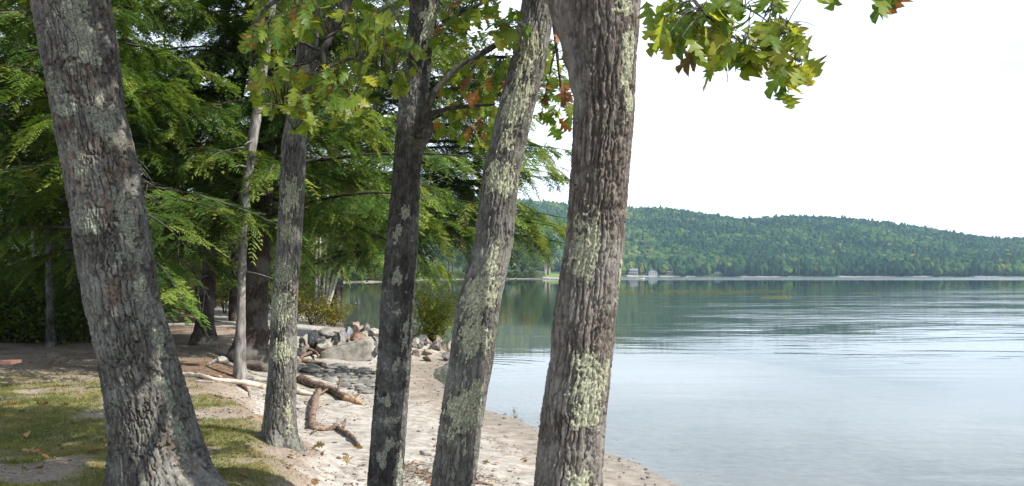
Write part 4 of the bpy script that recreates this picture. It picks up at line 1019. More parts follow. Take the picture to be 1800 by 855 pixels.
for k, (px, py, Y, h, w, lab) in enumerate([
    (548, 566, 45, 1.7, 2.4, "turning green and orange shrub at the foot of the white birch clump"),
    (585, 572, 45, 1.2, 1.8, "low yellowing shrub leaning over the cove right of the birch clump"),
    (520, 560, 48, 2.0, 2.4, "shrub half hidden by the slender lichen banded trunk at the head of the path"),
    (330, 545, 46, 1.9, 4.0, "sunlit yellow green brush at the far end of the sandy path"),
    (395, 540, 50, 2.2, 4.0, "bright brush seen between the two dark hemlock trunks"),
    (290, 545, 42, 1.7, 3.0, "brush just right of the leaning oak beyond the sandy path")]):
    p = at(px, 560, Y); shrub("shrub", p[0], Y, h, w, 1500, M['shrub_autumn'] if k not in (3, 4) else M['shrub_lime'], lab, 80 + k, .10, stems=10)
rs = random.Random(5)
for k in range(16):
    px = -60 + k * 15 + rs.uniform(-6, 6); Y = rs.uniform(23.2, 27.5)
    p = at(px, 600, Y)
    shrub("undergrowth_shrub", p[0], Y, rs.uniform(1.0, 2.1), rs.uniform(1.8, 2.8), 1100, M['shrub_dark'], nth(k) + " dark shrub from the left edge in the undergrowth left of the leaning oak", 100 + k, .10, "undergrowth shrubs at the left edge of the woods", 9, low=.05)
for k in range(26):
    px = -200 + k * 28 + rs.uniform(-10, 10); Y = rs.uniform(48, 75)
    p = at(px, 560, Y)
    if shore_sd(p[0], Y) < 2.5: continue
    shrub("undergrowth_shrub", p[0], Y, rs.uniform(1.6, 4.2), rs.uniform(3, 5), 1000, M['shrub_dark'] if rs.random() < .55 else M['shrub_autumn'], nth(k) + " clump from the left of tall brush growing deep in the woods", 140 + k, .18, "brush deep in the woods", 8, low=.03)
# birch clump on the bank
def birch_clump():
    Y = 46.0; b = gpt(565, 562); x0, z0 = at(565, 560, Y)[0], gz(at(565, 560, Y)[0], Y)
    t = thing("birch_tree", (x0, Y, z0), "clump of slim white birch stems leaning over the cove", "tree")
    tips = []
    for k, (a, b_) in enumerate([((556, 565), (556, 470)), ((560, 562), (562, 480)), ((563, 562), (572, 470)), ((567, 568), (582, 455)), ((566, 565), (600, 430)), ((566, 565), (612, 428))]):
        p0, p1 = at(*a, Y), at(*b_, Y); p0[2] = z0 - .1
        p2 = p1 + (p1 - p0) * 1.2 + np.array([0, 0, 1.0])
        part("trunk", t, t, *tube([p0, (p0 + p1) / 2 + [0, 0, .1], p1, p2], [.085, .075, .06, .02], 9, .08, 170 + k, 4), mats=[M['bark_birch']]); tips.append(p1 + (p2 - p1) * .6)
    rg = np.random.default_rng(9); n = 1500
    C = np.array(tips)[rg.integers(0, 6, n)] + rg.standard_normal((n, 3)) * [1.2, 1.2, 1.1]
    a = rg.standard_normal((n, 3)); a[:, 2] -= .6; a /= np.linalg.norm(a, axis=1)[:, None]; q = np.cross(a, rg.standard_normal((n, 3))); q /= np.linalg.norm(q, axis=1)[:, None]
    V = np.stack([C, C + a * .06 + q * .045, C + a * .12, C + a * .06 - q * .045], 1).reshape(-1, 3)
    part("crown", t, t, V, np.arange(4 * n).reshape(-1, 4), mats=[M['shrub_autumn']], smooth=False, attrs={"tint": np.repeat(rg.random(n) * .8, 4)})["kind"] = "stuff"
birch_clump()

# ------------------------------------------------------------------ rocks of the point
def rock_mesh(name, size, seed, mat, planes=11, ang=1.0, sub=3, bite=.62):
    rg = np.random.default_rng(seed); V, T = ICO[sub]; V = V.copy()
    V *= np.array([1, 1, 1])
    for _ in range(planes):
        n = rg.standard_normal(3); n /= np.linalg.norm(n); d = rg.uniform(bite, .86)
        k = V @ n; V = V - np.outer(np.maximum(0, k - d) * ang, n)
    V = V / np.abs(V).max(0)
    ph = rg.random(3) * 20
    nz = fbm(V[:, 0] * 2.2 + ph[0] + V[:, 2] * 1.7, V[:, 1] * 2.2 + ph[1] - V[:, 2] * 1.3, seed, 4) - .5
    V = V * (1 + .16 * nz[:, None]) * np.array(size) / 2
    me = make_mesh(name, V, None, T, [mat], smooth=False)
    return me
def rock(px, Y, label, mat, seed, group="rocks piled on the point", depth=None, base=None, name="rock", tilt=(0, 0), planes=8, bite=.42, sub=3):
    x0, y0, x1, y1 = px
    a, b = at(x0, y1, Y), at(x1, y0, Y)
    cx = (a[0] + b[0]) / 2; w = b[0] - a[0]; top = b[2]; g = gz(cx, Y)
    bot = min(a[2], base if base is not None else g - .06)
    bot = max(g - .05, top - (top - a[2]) * 1.25) if base is None else base
    bot = min(bot, g + .10)
    h = top - bot; d = depth or w * .8
    o = link(name, rock_mesh(name, (w, d, h), seed, mat, planes, sub=sub, bite=bite))
    o.location = (cx, Y + d * .25, (top + bot) / 2); o.rotation_euler = (tilt[0], tilt[1], 0)
    return tag(o, label, "rock", group)
R = [
 ((533,580,558,611), 26.3, "tall split grey rock with a brown shaded face, left end of the pile", 'granite_grey', .9),
 ((549,594,581,617), 25.9, "pale squarish granite boulder left of the big domed boulder", 'granite_pale', .9),
 ((578,583,612,612), 26.3, "big domed grey boulder in the middle of the pile", 'granite_grey', 1.1),
 ((611,585,644,606), 26.6, "rusty brown rough rock behind the long slab", 'stone_rust', .8),
 ((616,561,631,590), 28.0, "tall pointed pinkish rock standing at the top of the pile", 'granite_pink', .5),
 ((603,575,618,596), 27.3, "blue grey squared rock left of the pointed pink rock", 'granite_blue', .5),
 ((637,569,650,590), 28.3, "grey wedge rock right of the pointed pink rock", 'granite_grey', .5),
 ((630,582,650,604), 27.0, "white topped rounded rock behind the rusty rock", 'granite_pale', .6),
 ((646,576,672,600), 27.8, "broad pale flat topped rock at the right end of the pile, touching the dark trunk", 'granite_pale', .8),
 ((650,591,666,612), 26.6, "brown grey egg shaped rock below the broad pale rock", 'granite_grey', .5),
 ((651,608,662,620), 25.9, "small whitish rock at the right end of the long slab", 'granite_pale', .35),
 ((553,577,594,600), 27.6, "wide grey slab lying at the back of the pile", 'granite_grey', 1.0),
 ((590,580,606,602), 27.4, "dark grey rock wedged between the domed boulder and the blue grey rock", 'stone_dark_shade', .5),
 ((528,588,541,606), 27.0, "whitish rock farthest left behind the split grey rock", 'granite_pale', .5),
 ((524,602,537,616), 26.0, "rounded grey cobble left of the pale squarish boulder", 'granite_grey', .4),
 ((521,612,536,624), 25.4, "dark stone among the dead branches beside the slender trunk", 'stone_dark_shade', .4),
 ((585,600,600,618), 25.75, "small tan rock tucked against the back of the long slab", 'granite_pink', .3),
 ((609,600,622,612), 25.95, "small pale cobble above the middle of the long slab", 'granite_pale', .3),
 ((566,573,580,588), 28.4, "small dark rock on top of the wide grey slab", 'stone_dark_shade', .4),
 ((628,566,640,588), 28.6, "tan rock squeezed between the pointed rock and the grey wedge", 'granite_pink', .4),
 ((723,613,745,630), 27.6, "rounded tan boulder right of the dark trunk at the water's edge", 'granite_pink', .5),
 ((739,611,762,629), 28.0, "tan boulder with a squared end under the yellow green bush", 'granite_pink', .5),
 ((725,594,738,618), 28.8, "pale upright rock touching the right side of the dark trunk", 'granite_pale', .4),
 ((737,593,755,618), 29.2, "dark shaded rock behind the tan boulders", 'stone_dark_shade', .5),
 ((742,622,764,634), 26.6, "low flat tan rock in the sand before the tan boulders", 'granite_pink', .4),
 ((775,619,794,635), 27.3, "flat grey rock at the tip of the point in the shallow water", 'granite_grey', .5),
 ((764,600,778,622), 29.0, "reddish rock among roots below the bush", 'stone_rust', .4),
 ((778,606,793,622), 29.6, "brown rock at the water's edge right of the bush", 'granite_pink', .4),
 ((716,600,728,616), 29.6, "grey rock half hidden behind the dark trunk", 'granite_grey', .4),
]
for k, (px, Y, lab, m, d) in enumerate(R):
    rock(px, Y, lab, M[m], 600 + k, depth=d)
rs = random.Random(71)
for k in range(24):
    px = rs.uniform(524, 668) if k < 16 else rs.uniform(722, 792); py = rs.uniform(592, 616); w = rs.uniform(7, 16); Y = 26.4 - (py - 604) * .09 + (2.2 if k >= 16 else 0)
    rock((px - w / 2, py - w * .45, px + w / 2, py + w * .5), Y, "small angular stone filling a gap between the larger rocks of the point", M[rs.choice(['granite_grey', 'stone_dark_shade', 'granite_pink', 'granite_grey'])], 660 + k, sub=2, planes=9)
# the long slab: a rough dressed beam of granite
def slab():
    Y = 25.3; a, b = at(563, 628, Y), at(653, 602, Y)
    w, h = b[0] - a[0], b[2] - a[2]; cx = (a[0] + b[0]) / 2; z0 = gz(cx, Y) - .05
    rg = np.random.default_rng(4); nx, ny, nz = 26, 8, 8
    pts, idx = [], {}
    V, T = ICO[3]; V = V.copy(); V = np.sign(V) * np.abs(V) ** .22; V /= np.abs(V).max(0)
    top = b[2] - z0
    xx = V[:, 0]
    zt = 1 + .16 * xx - .22 * np.clip(-xx - .55, 0, 1) * 2
    n = fbm(V[:, 0] * 3 + 9, V[:, 2] * 3 + V[:, 1] * 2, 77, 4) - .5
    P = np.stack([V[:, 0] * w / 2 * (1 + .05 * n), V[:, 1] * .27 * (1 + .15 * n) + .05 * xx, (V[:, 2] * .5 + .5) * top * lerp(1, zt, (V[:, 2] + 1) / 2) * (1 + .05 * n)], 1)
    P[:, 2] += .05 * xx
    o = link("stone_slab", make_mesh("stone_slab", P, None, T, [M['granite_pale']], smooth=False)); o.location = (cx, Y + .22, z0 - .02)
    tag(o, "long pale granite slab lying along the front of the rock pile", "stone slab", "rocks piled on the point")
slab()
rs = random.Random(15)
cob = []
for k in range(62):
    for _ in range(30):
        px, py = rs.uniform(526, 662), rs.uniform(636, 692)
        if py < 636 + .12 * (px - 526) or py > 656 + .33 * (px - 526): continue
        g = gpt(px, py); r = rs.uniform(.07, .25)
        if all(math.hypot(g[0] - c[0], (g[1] - c[1])) > (r + c[2]) * .85 for c in cob): break
    else: continue
    cob.append((g[0], g[1], r))
    o = link("cobble", rock_mesh("cobble", (2 * r, 2 * r * rs.uniform(.7, 1.1), r * rs.uniform(.5, .8)), 700 + k, M['stone_dark_shade'], 8, sub=2)); o.location = (g[0], g[1], g[2] + .02); o.rotation_euler = (0, 0, rs.uniform(0, 3))
    tag(o, "flat cobble in the sand below the rock pile, shade painted into its dark colour", "stone", "dark cobbles on the beach")
for k, (px, py, r, lab) in enumerate([(470, 545, .28, "pale stone at the head of the sandy path behind the slender trunk"), (500, 585, .16, "small pale stone on the sandy path left of the slender trunk's base line"),
        (388, 638, .14, "small pale stone lying flat before the widest hemlock base"), (748, 800, .07, "small pale cobble on the sand between the dark and the bowed trunks"), (758, 832, .06, "tan pebble in the twig heap between the dark and the bowed trunks")]):
    g = gpt(px, py); o = link("stone", rock_mesh("stone", (2.2 * r, 1.7 * r, 1.3 * r), 760 + k, M['granite_pale'], 9, sub=2)); o.location = (g[0], g[1], g[2] + r * .35); tag(o, lab, "stone")

# ------------------------------------------------------------------ driftwood
def wood(px, label, mat, seed, name="driftwood_log", cat="driftwood", extra=(), lift=.0, end=None, n=14, rough=.34, group=None):
    """px rows (x, y, width): a log lying on the ground under those pixels"""
    pts, rr = [], []
    for x, y, w in px:
        g = gpt(x, y); r = w / F_PX * g[1] / 2 * .88 * (1 + .12 * math.sin(len(rr) * 2.3 + seed)); pts.append(g + [.03 * math.sin(len(rr) * 1.9 + seed), 0, r * .78 + lift]); rr.append(r)
    base = Vector(pts[len(pts) // 2]); base.z = gz(base.x, base.y)
    t = thing(name, base, label, cat, group)
    part("stem", t, t, *tube(pts, rr, n, rough, seed, 5), mats=[mat])
    for k, (px2) in enumerate(extra):
        q, r2 = [], []
        for x, y, w, up in px2:
            g = gpt(x, y); r = w / F_PX * g[1] / 2; q.append(g + [0, 0, r + up]); r2.append(r)
        part("side_branch", t, t, *tube(q, r2, 8, rough, seed + k + 1, 4), mats=[mat])
    if end is not None:
        p, q = np.array(pts[-2]), np.array(pts[-1]); d = (q - p) / np.linalg.norm(q - p)
        part("broken_end", t, t, *tube([q - d * .28, q - d * .1, q + d * .10], [rr[-1] * 1.06, rr[-1] * 1.1, rr[-1] * .55], 12, .3, seed + 9, 3), mats=[M['heartwood']])
    return t
wood([(526, 672, 16), (548, 681, 17), (570, 689, 16), (592, 697, 15), (612, 706, 14), (628, 711, 12)], "thick brown driftwood log with an orange broken end pointing at the water", M['driftwood'], 801, end=1, extra=[[(594, 700, 5, .10), (598, 694, 4, .2), (600, 690, 2, .26)], [(575, 692, 5, .05), (560, 700, 3, .03), (548, 702, 2, .02)], [(618, 707, 4, .05), (632, 704, 3, .1), (638, 700, 2, .12)]])
wood([(563, 690, 13), (555, 706, 14), (549, 724, 15), (549, 742, 15), (551, 756, 15), (562, 758, 13), (580, 757, 12), (596, 756, 12)], "crooked driftwood limb bent at a right angle along the edge of the grass bank", M['driftwood'], 802,
     extra=[[(594, 757, 9, .0), (606, 765, 9, 0), (618, 773, 9, 0), (630, 786, 7, 0), (634, 790, 4, 0)], [(602, 760, 6, .02), (607, 753, 4, .10)], [(551, 730, 4, .04), (540, 726, 3, .1), (534, 722, 2, .12)], [(560, 757, 4, .0), (548, 766, 3, .02)]])
wood([(314, 660, 8), (330, 663, 8), (352, 664, 9), (375, 669, 9), (400, 674, 9), (425, 676, 11), (448, 681, 12), (468, 686, 10)], "long bleached branch lying across the dirt from the leaning oak to the slender trunk", M['driftwood_pale'], 803)
wood([(372, 662, 4), (390, 667, 7), (405, 672, 7), (420, 678, 6), (430, 685, 6), (438, 694, 5), (443, 705, 3)], "dark forked stick lying over the bleached branch", M['driftwood'], 804)
wood([(362, 644, 4), (378, 638, 6), (394, 638, 4)], "short grey stick in front of the widest hemlock base", M['bark_dead'], 805, "stick", "stick")
wood([(516, 690, 10), (530, 694, 11), (552, 697, 8)], "bleached log end showing right of the slender trunk", M['driftwood_pale'], 806)
wood([(518, 640, 12), (535, 641, 13), (552, 645, 13), (568, 648, 11)], "dark brown log lying below the rocks right of the slender trunk", M['driftwood'], 807)
wood([(530, 634, 6), (540, 628, 6), (556, 622, 5)], "dark crossed branch leaning on the rocks beside the slender trunk", M['driftwood'], 808, lift=.05)
wood([(524, 626, 7), (540, 622, 8), (556, 628, 6), (562, 636, 3)], "broken dark limb at the left foot of the rock pile", M['driftwood'], 809, lift=.08)
wood([(722, 592, 10), (738, 589, 11), (752, 590, 9)], "grey log caught behind the rocks under the yellow green bush", M['bark_dead'], 810, lift=.12)
wood([(758, 618, 5), (768, 610, 5), (780, 604, 4)], "bleached root reaching from the bush towards the water", M['driftwood_pale'], 811, lift=.1)
wood([(340, 672, 3), (365, 673, 3), (378, 673, 2)], "thin bleached stick just below the long bleached branch", M['driftwood_pale'], 812, "stick", "stick")
wood([(320, 690, 3), (332, 694, 3), (338, 700, 2)], "small dark twig on the dirt right of the leaning oak", M['driftwood'], 813, "stick", "stick")
wood([(378, 697, 2.5), (395, 701, 3), (404, 702, 2)], "small dark twig below the forked stick", M['driftwood'], 814, "stick", "stick")
wood([(770, 851, 7), (800, 849, 7), (840, 852, 6), (870, 856, 5)], "grey brown root crossing the twig heap at the foot of the bowed trunk", M['driftwood'], 815, "root", "root")

# ------------------------------------------------------------------ fallen leaves, litter, grass
rs = random.Random(33)
def fallen(x, y, size, kind, label, group):
    o = bpy.data.objects.new("fallen_leaf", rs.choice(LEAVES[kind])); COL.objects.link(o)
    o.location = (x, y, gz(x, y) + .02); o.rotation_euler = (rs.uniform(-.5, .5), rs.uniform(-.5, .5), rs.uniform(0, 6.28)); o.scale = (size,) * 3
    return tag(o, label, "leaf", group)
for px, py, s, k, lab in [(742, 842, .15, 'y', "curled golden leaf on the twig heap between the dark and the bowed trunks"), (48, 795, .17, 'd', "large brown oak leaf lying flat on the grass near the lower left corner"),
        (325, 702, .10, 'd', "rust brown leaf on the dirt right of the leaning oak"), (862, 818, .09, 'r', "dark red leaf alone on the pale sand between the bowed and the thickest trunks"), (620, 852, .11, 'o', "orange leaf at the lower edge left of the dark trunk")]:
    g = gpt(px, py); fallen(g[0], g[1], s, k, lab, None)
for k in range(60):
    g = gpt(rs.uniform(-40, 200) if k < 32 else rs.uniform(310, 640), rs.uniform(660, 840) if k < 32 else rs.uniform(690, 850))
    fallen(g[0], g[1], rs.uniform(.07, .13), rs.choice('dddor'), "dry brown oak leaf fallen on the thin grass and dirt", "fallen leaves on the bank")
for k in range(26):
    px, py = rs.uniform(720, 1050), rs.uniform(690, 850); g = gpt(px, py)
    if g[2] < .08: continue
    fallen(g[0], g[1], rs.uniform(.05, .09), rs.choice('ddr'), "small brown leaf blown onto the pale sand", "fallen leaves on the beach")
def flat_bits(name, X, Y, size, mat_, seed, lift=.006, aspect=.35, tint=(.45, .25), dirs=None):
    rg = np.random.default_rng(seed); n = len(X); s = shore_sd(X, Y); Z = ground_z(X, Y, s) + lift
    a = rg.uniform(0, 6.28, n) if dirs is None else dirs + rg.normal(0, .7, n)
    D = np.stack([np.cos(a), np.sin(a), rg.normal(0, .15, n)], 1); N = np.stack([-np.sin(a), np.cos(a), rg.normal(0, .4, n)], 1)
    sz = size * rg.uniform(.5, 1.6, (n, 1)); C = np.stack([X, Y, Z], 1)
    V = np.stack([C - D * sz * .5, C - N * sz * aspect * .5 + [0, 0, .004], C + D * sz * .5, C + N * sz * aspect * .5 + [0, 0, .004]], 1).reshape(-1, 3)
    o = link(name, make_mesh(name, V, np.arange(4 * n).reshape(-1, 4), mats=[mat_], smooth=False, attrs={"tint": np.repeat(np.clip(rg.normal(*tint, n), 0, 1), 4)}))
    return tag(o, kind="stuff")
M['litter'] = leaf_mat('needle and twig litter', [(0.06, 0.04, 0.026), (0.13, 0.085, 0.055), (0.24, 0.17, 0.11)], 0.05, 0.9, 0.1, 3, tint_attr=True)
rg = np.random.default_rng(77)
# wrack: bits in lines along the beach
n = 26000; y = rg.uniform(8, 30, n); x = rg.uniform(-5, 2.2, n); s = shore_sd(x, y)
band = np.exp(-((s - 1.2) / .22) ** 2) * .6 + np.exp(-((s - 2.2) / .35) ** 2) * .9 + np.exp(-((s - 3.6) / .5) ** 2) * .6 + .04
keep = (s > .15) & (s < 5) & (rg.random(n) < band * sstep(.42, .62, fbm(x * 1.1, y * 1.1, 91, 4)) * 1.3)
flat_bits("beach_litter", x[keep], y[keep], .038, M['litter'], 5)
n = 30000; y = rg.uniform(6, 24, n); x = rg.uniform(-10, -.5, n); s = shore_sd(x, y)
keep = (s > 4.0) & (rg.random(n) < .30 + .9 * litter_weight(x, y, s)) & (np.abs(x / y) < .62)
flat_bits("forest_litter", x[keep], y[keep], .045, M['litter'], 6)
g = gpt(752, 835); n = 900; flat_bits("twig_litter", g[0] + rg.normal(0, .35, n), g[1] + rg.normal(0, .4, n), .07, M['litter'], 7, .015, .16)
def pebbles():
    rg = np.random.default_rng(88); n = 2400; y = rg.uniform(9, 30, n); x = rg.uniform(-5, 2.4, n); s = shore_sd(x, y)
    k = (s > -1.6) & (s < 4) & (rg.random(n) < .10 + .9 * np.exp(-((s - .15) / .35) ** 2) + .25 * np.exp(-((s + .8) / .5) ** 2)); x, y, s = x[k], y[k], s[k]; n = len(x)
    z = ground_z(x, y, s); r = .010 + .028 * rg.random(n) ** 2.5; V0, T0 = ICO[0]
    a = rg.uniform(.6, 1.3, (n, 1, 3)) * [1, 1, .6]
    V = V0[None] * a * r[:, None, None] + np.stack([x, y, z + r * .2], 1)[:, None]
    T = T0[None] + (np.arange(n) * len(V0))[:, None, None]
    tag(link("pebbles", make_mesh("pebbles", V.reshape(-1, 3), None, T.reshape(-1, 3), [M['granite_grey']])), kind="stuff")
pebbles()
M['grass'] = leaf_mat('thin grass', [(0.075, 0.10, 0.023), (0.12, 0.142, 0.034), (0.19, 0.18, 0.06), (0.30, 0.24, 0.11)], 0.35, 0.7, 0.15, 4, tint_attr=True)
def grass():
    rg = np.random.default_rng(19); n = 420000
    y = 6 + 12 * rg.random(n) ** 1.25; x = rg.uniform(-.62, .02, n) * y
    s = shore_sd(x, y); keep = rg.random(n) < grass_weight(x, y, s) ** 1.4 * .52; x, y, s = x[keep], y[keep], s[keep]; n = len(x)
    z = ground_z(x, y, s); h = rg.uniform(.018, .05, n) * (1 + .5 * (fbm(x * 3, y * 3, 7, 2) - .5)); a = rg.uniform(0, 6.28, n); w = rg.uniform(.002, .0045, n) * (1 + (y - 6) * .08)
    D = np.stack([np.cos(a), np.sin(a), 0 * a], 1); L = np.stack([rg.normal(0, .7, n), rg.normal(0, .7, n), np.ones(n)], 1) * h[:, None]
    C = np.stack([x, y, z - .004], 1)
    V = np.stack([C - D * w[:, None], C + D * w[:, None], C + L], 1).reshape(-1, 3)
    t = np.clip(.45 + 1.2 * (fbm(x * 1.4, y * 1.4, 23, 3) - .5) + rg.normal(0, .16, n), 0, 1)
    tag(link("grass", make_mesh("grass", V, None, np.arange(3 * n).reshape(-1, 3), [M['grass']], smooth=False, attrs={"tint": np.repeat(t, 3)})), kind="stuff")
grass()

# ------------------------------------------------------------------ bench at the left edge
def bench():
    tip = at(29, 634, 13.9); zs = tip[2]; x1, y = tip[0], 13.9
    zg = gz(x1 - 1, y); t = thing("bench", (x1 - .95, y, zg), "red brown wooden bench, only the end of its plank seat showing at the left edge", "bench")
    def bx(name, c, size):
        mb = MB(); mb.box(c, size); return part(name, t, t, *mb.get(), mats=[M['red_wood']], smooth=False)
    for d in (-.075, .075): bx("seat_plank", (x1 - .95, y + d, zs - .02), (1.9, .143, .045))
    for xx in (x1 - 1.5, x1 - .42):
        bx("cross_beam", (xx, y, zs - .085), (.045, .30, .08))
        for d in (-.11, .11): bx("leg", (xx + .047, y + d, (zs + zg) / 2 - .06), (.045, .07, zs - zg + .04))
bench()

# ------------------------------------------------------------------ trees round the cove, one by one
def cove_tree_meshes(kind, seed):
    """unit tree 1 m high: trunk and leafy crown"""
    rg = np.random.default_rng(seed)
    if kind == 'conifer':
        n = 620; z = .12 + .88 * rg.random(n) ** 1.3; r = .17 * (1 - z) ** .8 * rg.random(n) ** .35 + .008; a = rg.uniform(0, 6.28, n)
        C = np.stack([r * np.cos(a), r * np.sin(a), z], 1); D = np.stack([np.cos(a), np.sin(a), rg.uniform(-.7, 0, n)], 1); sz = .05
    else:
        n = 780; bl = [np.array([rg.uniform(-.16, .16), rg.uniform(-.16, .16), rg.uniform(.34, .84)]) for _ in range(11)]
        C = np.array(bl)[rg.integers(0, 11, n)]; d = rg.standard_normal((n, 3)); d /= np.linalg.norm(d, axis=1)[:, None]
        C = C + d * rg.uniform(.08, .15, (n, 1)) * [1, 1, .85]; D = d + rg.standard_normal((n, 3)) * .5; sz = .052
    D /= np.linalg.norm(D, axis=1)[:, None]; N = np.cross(D, rg.standard_normal((n, 3))); N /= np.linalg.norm(N, axis=1)[:, None]
    s = sz * rg.uniform(.6, 1.3, (n, 1))
    V = np.stack([C - D * s * .5, C + N * s * .45, C + D * s * .5, C - N * s * .45], 1).reshape(-1, 3)
    tint = np.repeat(np.clip(rg.normal(.45, .2, n), 0, 1), 4)
    tr = tube([(0, 0, -.03), (.005, 0, .3), (0, 0, .85)], [.018, .013, .004], 7, .1, seed, 2)
    return V, np.arange(4 * n).reshape(-1, 4), tint, tr
CT = []
for k, (kind, mm) in enumerate([('broad', 'cove_green'), ('broad', 'cove_lime'), ('broad', 'cove_autumn'), ('conifer', 'cove_green'), ('broad', 'cove_green'), ('conifer', 'cove_green'), ('broad', 'cove_lime')]):
    V, Q, ti, tr = cove_tree_meshes(kind, 900 + k)
    CT.append((make_mesh("crown", V, Q, mats=[M[mm]], smooth=False, attrs={"tint": ti}), make_mesh("trunk", *tr, mats=[M['bark_hemlock']]), kind, mm))
def cove_tree(x, y, h, v, label, group, wide=1.0, z=None):
    cm, tm, *_ = CT[v]; t = thing("shoreline_tree", (x, y, (gz(x, y) if z is None else z)), label, "tree", group)
    link("trunk", tm, t); link("crown", cm, t); t.scale = (h * wide, h * wide, h); t.rotation_euler = (0, 0, random.uniform(0, 6.28))
_BANK = [(-64.5, 346), (-57, 365), (-49, 376), (-48.5, 430), (-53, 520), (-41, 603), (-21, 653), (-1, 679), (20, 687)]
rs = random.Random(44)
# left bank of the cove, from near to far
for k in range(34):
    y = 75 + (k / 33) ** 1.2 * 270; sx = np.interp(y, [65, 105, 200, 310, 345], [-12.5, -20, -38, -60, -64]); x = sx - rs.uniform(3, 14)
    v = rs.choice([0, 1, 2, 3, 4, 5, 6, 2, 1]); lab = ("conifer" if CT[v][2] == 'conifer' else "leafy") 
    cove_tree(x, y, rs.uniform(8, 15) if CT[v][2] == 'broad' else rs.uniform(12, 18), v, {'cove_green': "dark green ", 'cove_lime': "light green ", 'cove_autumn': "yellowing "}[CT[v][3]] + lab + " tree, " + nth(k) + " along the cove's left bank", "trees on the left bank of the cove")
for k in range(30):
    y = 66 + (k / 29) ** 1.3 * 280; sx = np.interp(y, [65, 105, 200, 310, 345], [-12.5, -20, -38, -60, -64]); v = rs.choice([0, 1, 2, 4, 6, 2])
    cove_tree(sx - rs.uniform(.8, 2.5), y, rs.uniform(3.5, 6), v, {'cove_green': "low dark green ", 'cove_lime': "low light green ", 'cove_autumn': "low yellowing "}[CT[v][3]] + "waterside tree, " + nth(k) + " along the cove's left bank", "trees on the left bank of the cove", wide=1.5, z=-.4)
for k in range(44):
    f = k / 43 * (len(_BANK) - 1); i = min(int(f), len(_BANK) - 2); q = f - i; v = rs.choice([0, 1, 2, 4, 6, 1, 6])
    x, y = (lerp(_BANK[i][j], _BANK[i + 1][j], q) for j in (0, 1))
    if x > 19: continue
    cove_tree(x + rs.uniform(-1, 1) - (1.5 if y < 600 else 0), y + rs.uniform(-1, 1), rs.uniform(6, 10), v, {'cove_green': "low dark green ", 'cove_lime': "low light green ", 'cove_autumn': "low yellowing "}[CT[v][3]] + "waterline tree, " + nth(k) + " from left at the cove head", "trees at the head of the cove", wide=1.7, z=-1.0)
# head of the cove and the wooded bank right of it
bank = [(-62, 350), (-54, 374), (-50, 392), (-55, 430), (-54, 470), (-58, 520), (-50, 560), (-42, 606), (-32, 636), (-24, 658), (-14, 668), (-6, 680), (3, 684), (12, 688), (22, 692)]
for k, (bx_, by_) in enumerate(bank):
    for q in range(4):
        y = by_ + 4 + q * 9 + rs.uniform(-3, 3); x = bx_ + rs.uniform(-6, 6) - (8 + q * 5 if by_ < 600 else 0)
        if x > 21 and q < 3: continue
        v = rs.choice([0, 1, 6, 3, 4, 5, 1, 2]); h = (rs.uniform(20, 28) + q * 3.0 if CT[v][2] == 'broad' else rs.uniform(26, 36)) * (1.15 if by_ > 640 else 1)
        cove_tree(x, y, h * (.72 if q == 0 else 1), v, {'cove_green': "dark green ", 'cove_lime': "light green ", 'cove_autumn': "yellowing "}[CT[v][3]] + ("conifer" if CT[v][2] == 'conifer' else "tree") + ", " + nth(k) + " from left, " + ["front", "second", "third", "back"][q] + " row at the cove head", "trees at the head of the cove", wide=.9)

# ------------------------------------------------------------------ wooded hills across the lake
M['hill_wood'] = None
def mat_hillwood():
    m, N, L, out = mat_new("mixed wood on the far hills"); p = principled(N, L, out, 0.9, 0.1)
    g = N.new("ShaderNodeNewGeometry").outputs["Position"]
    a = N.new("ShaderNodeAttribute"); a.attribute_name = "tint"
    r = ramp(N, L, a.outputs["Fac"], [(0.0, (0.010, 0.028, 0.011)), (0.35, (0.02, 0.052, 0.015)), (0.6, (0.042, 0.088, 0.018)), (0.82, (0.085, 0.125, 0.022)), (1.0, (0.17, 0.14, 0.03))])
    n = nnode(N, L, 0.35, 4, 0.7, g)
    c = mixc(N, L, 1.0, r.outputs[0], ramp(N, L, n.outputs["Fac"], [(0.3, (.6, .6, .6)), (0.7, (1.35, 1.35, 1.3))]).outputs[0], 'MULTIPLY')
    L.new(c.outputs[0], p.inputs["Base Color"]); bump(N, L, n.outputs["Fac"], 1.0, 3.0, p)
    return m
M['hill_wood'] = mat_hillwood()
HOUSES = [  # pixel x0, x1, y top, y base, forward distance
    (1104, 1122, 472.5, 484.5, 1625), (1140, 1156, 474.5, 484.5, 1632), (1171, 1184, 476.5, 482.5, 1660), (1256, 1269, 477.5, 485.5, 1665), (957, 968, 462, 473, 760)]
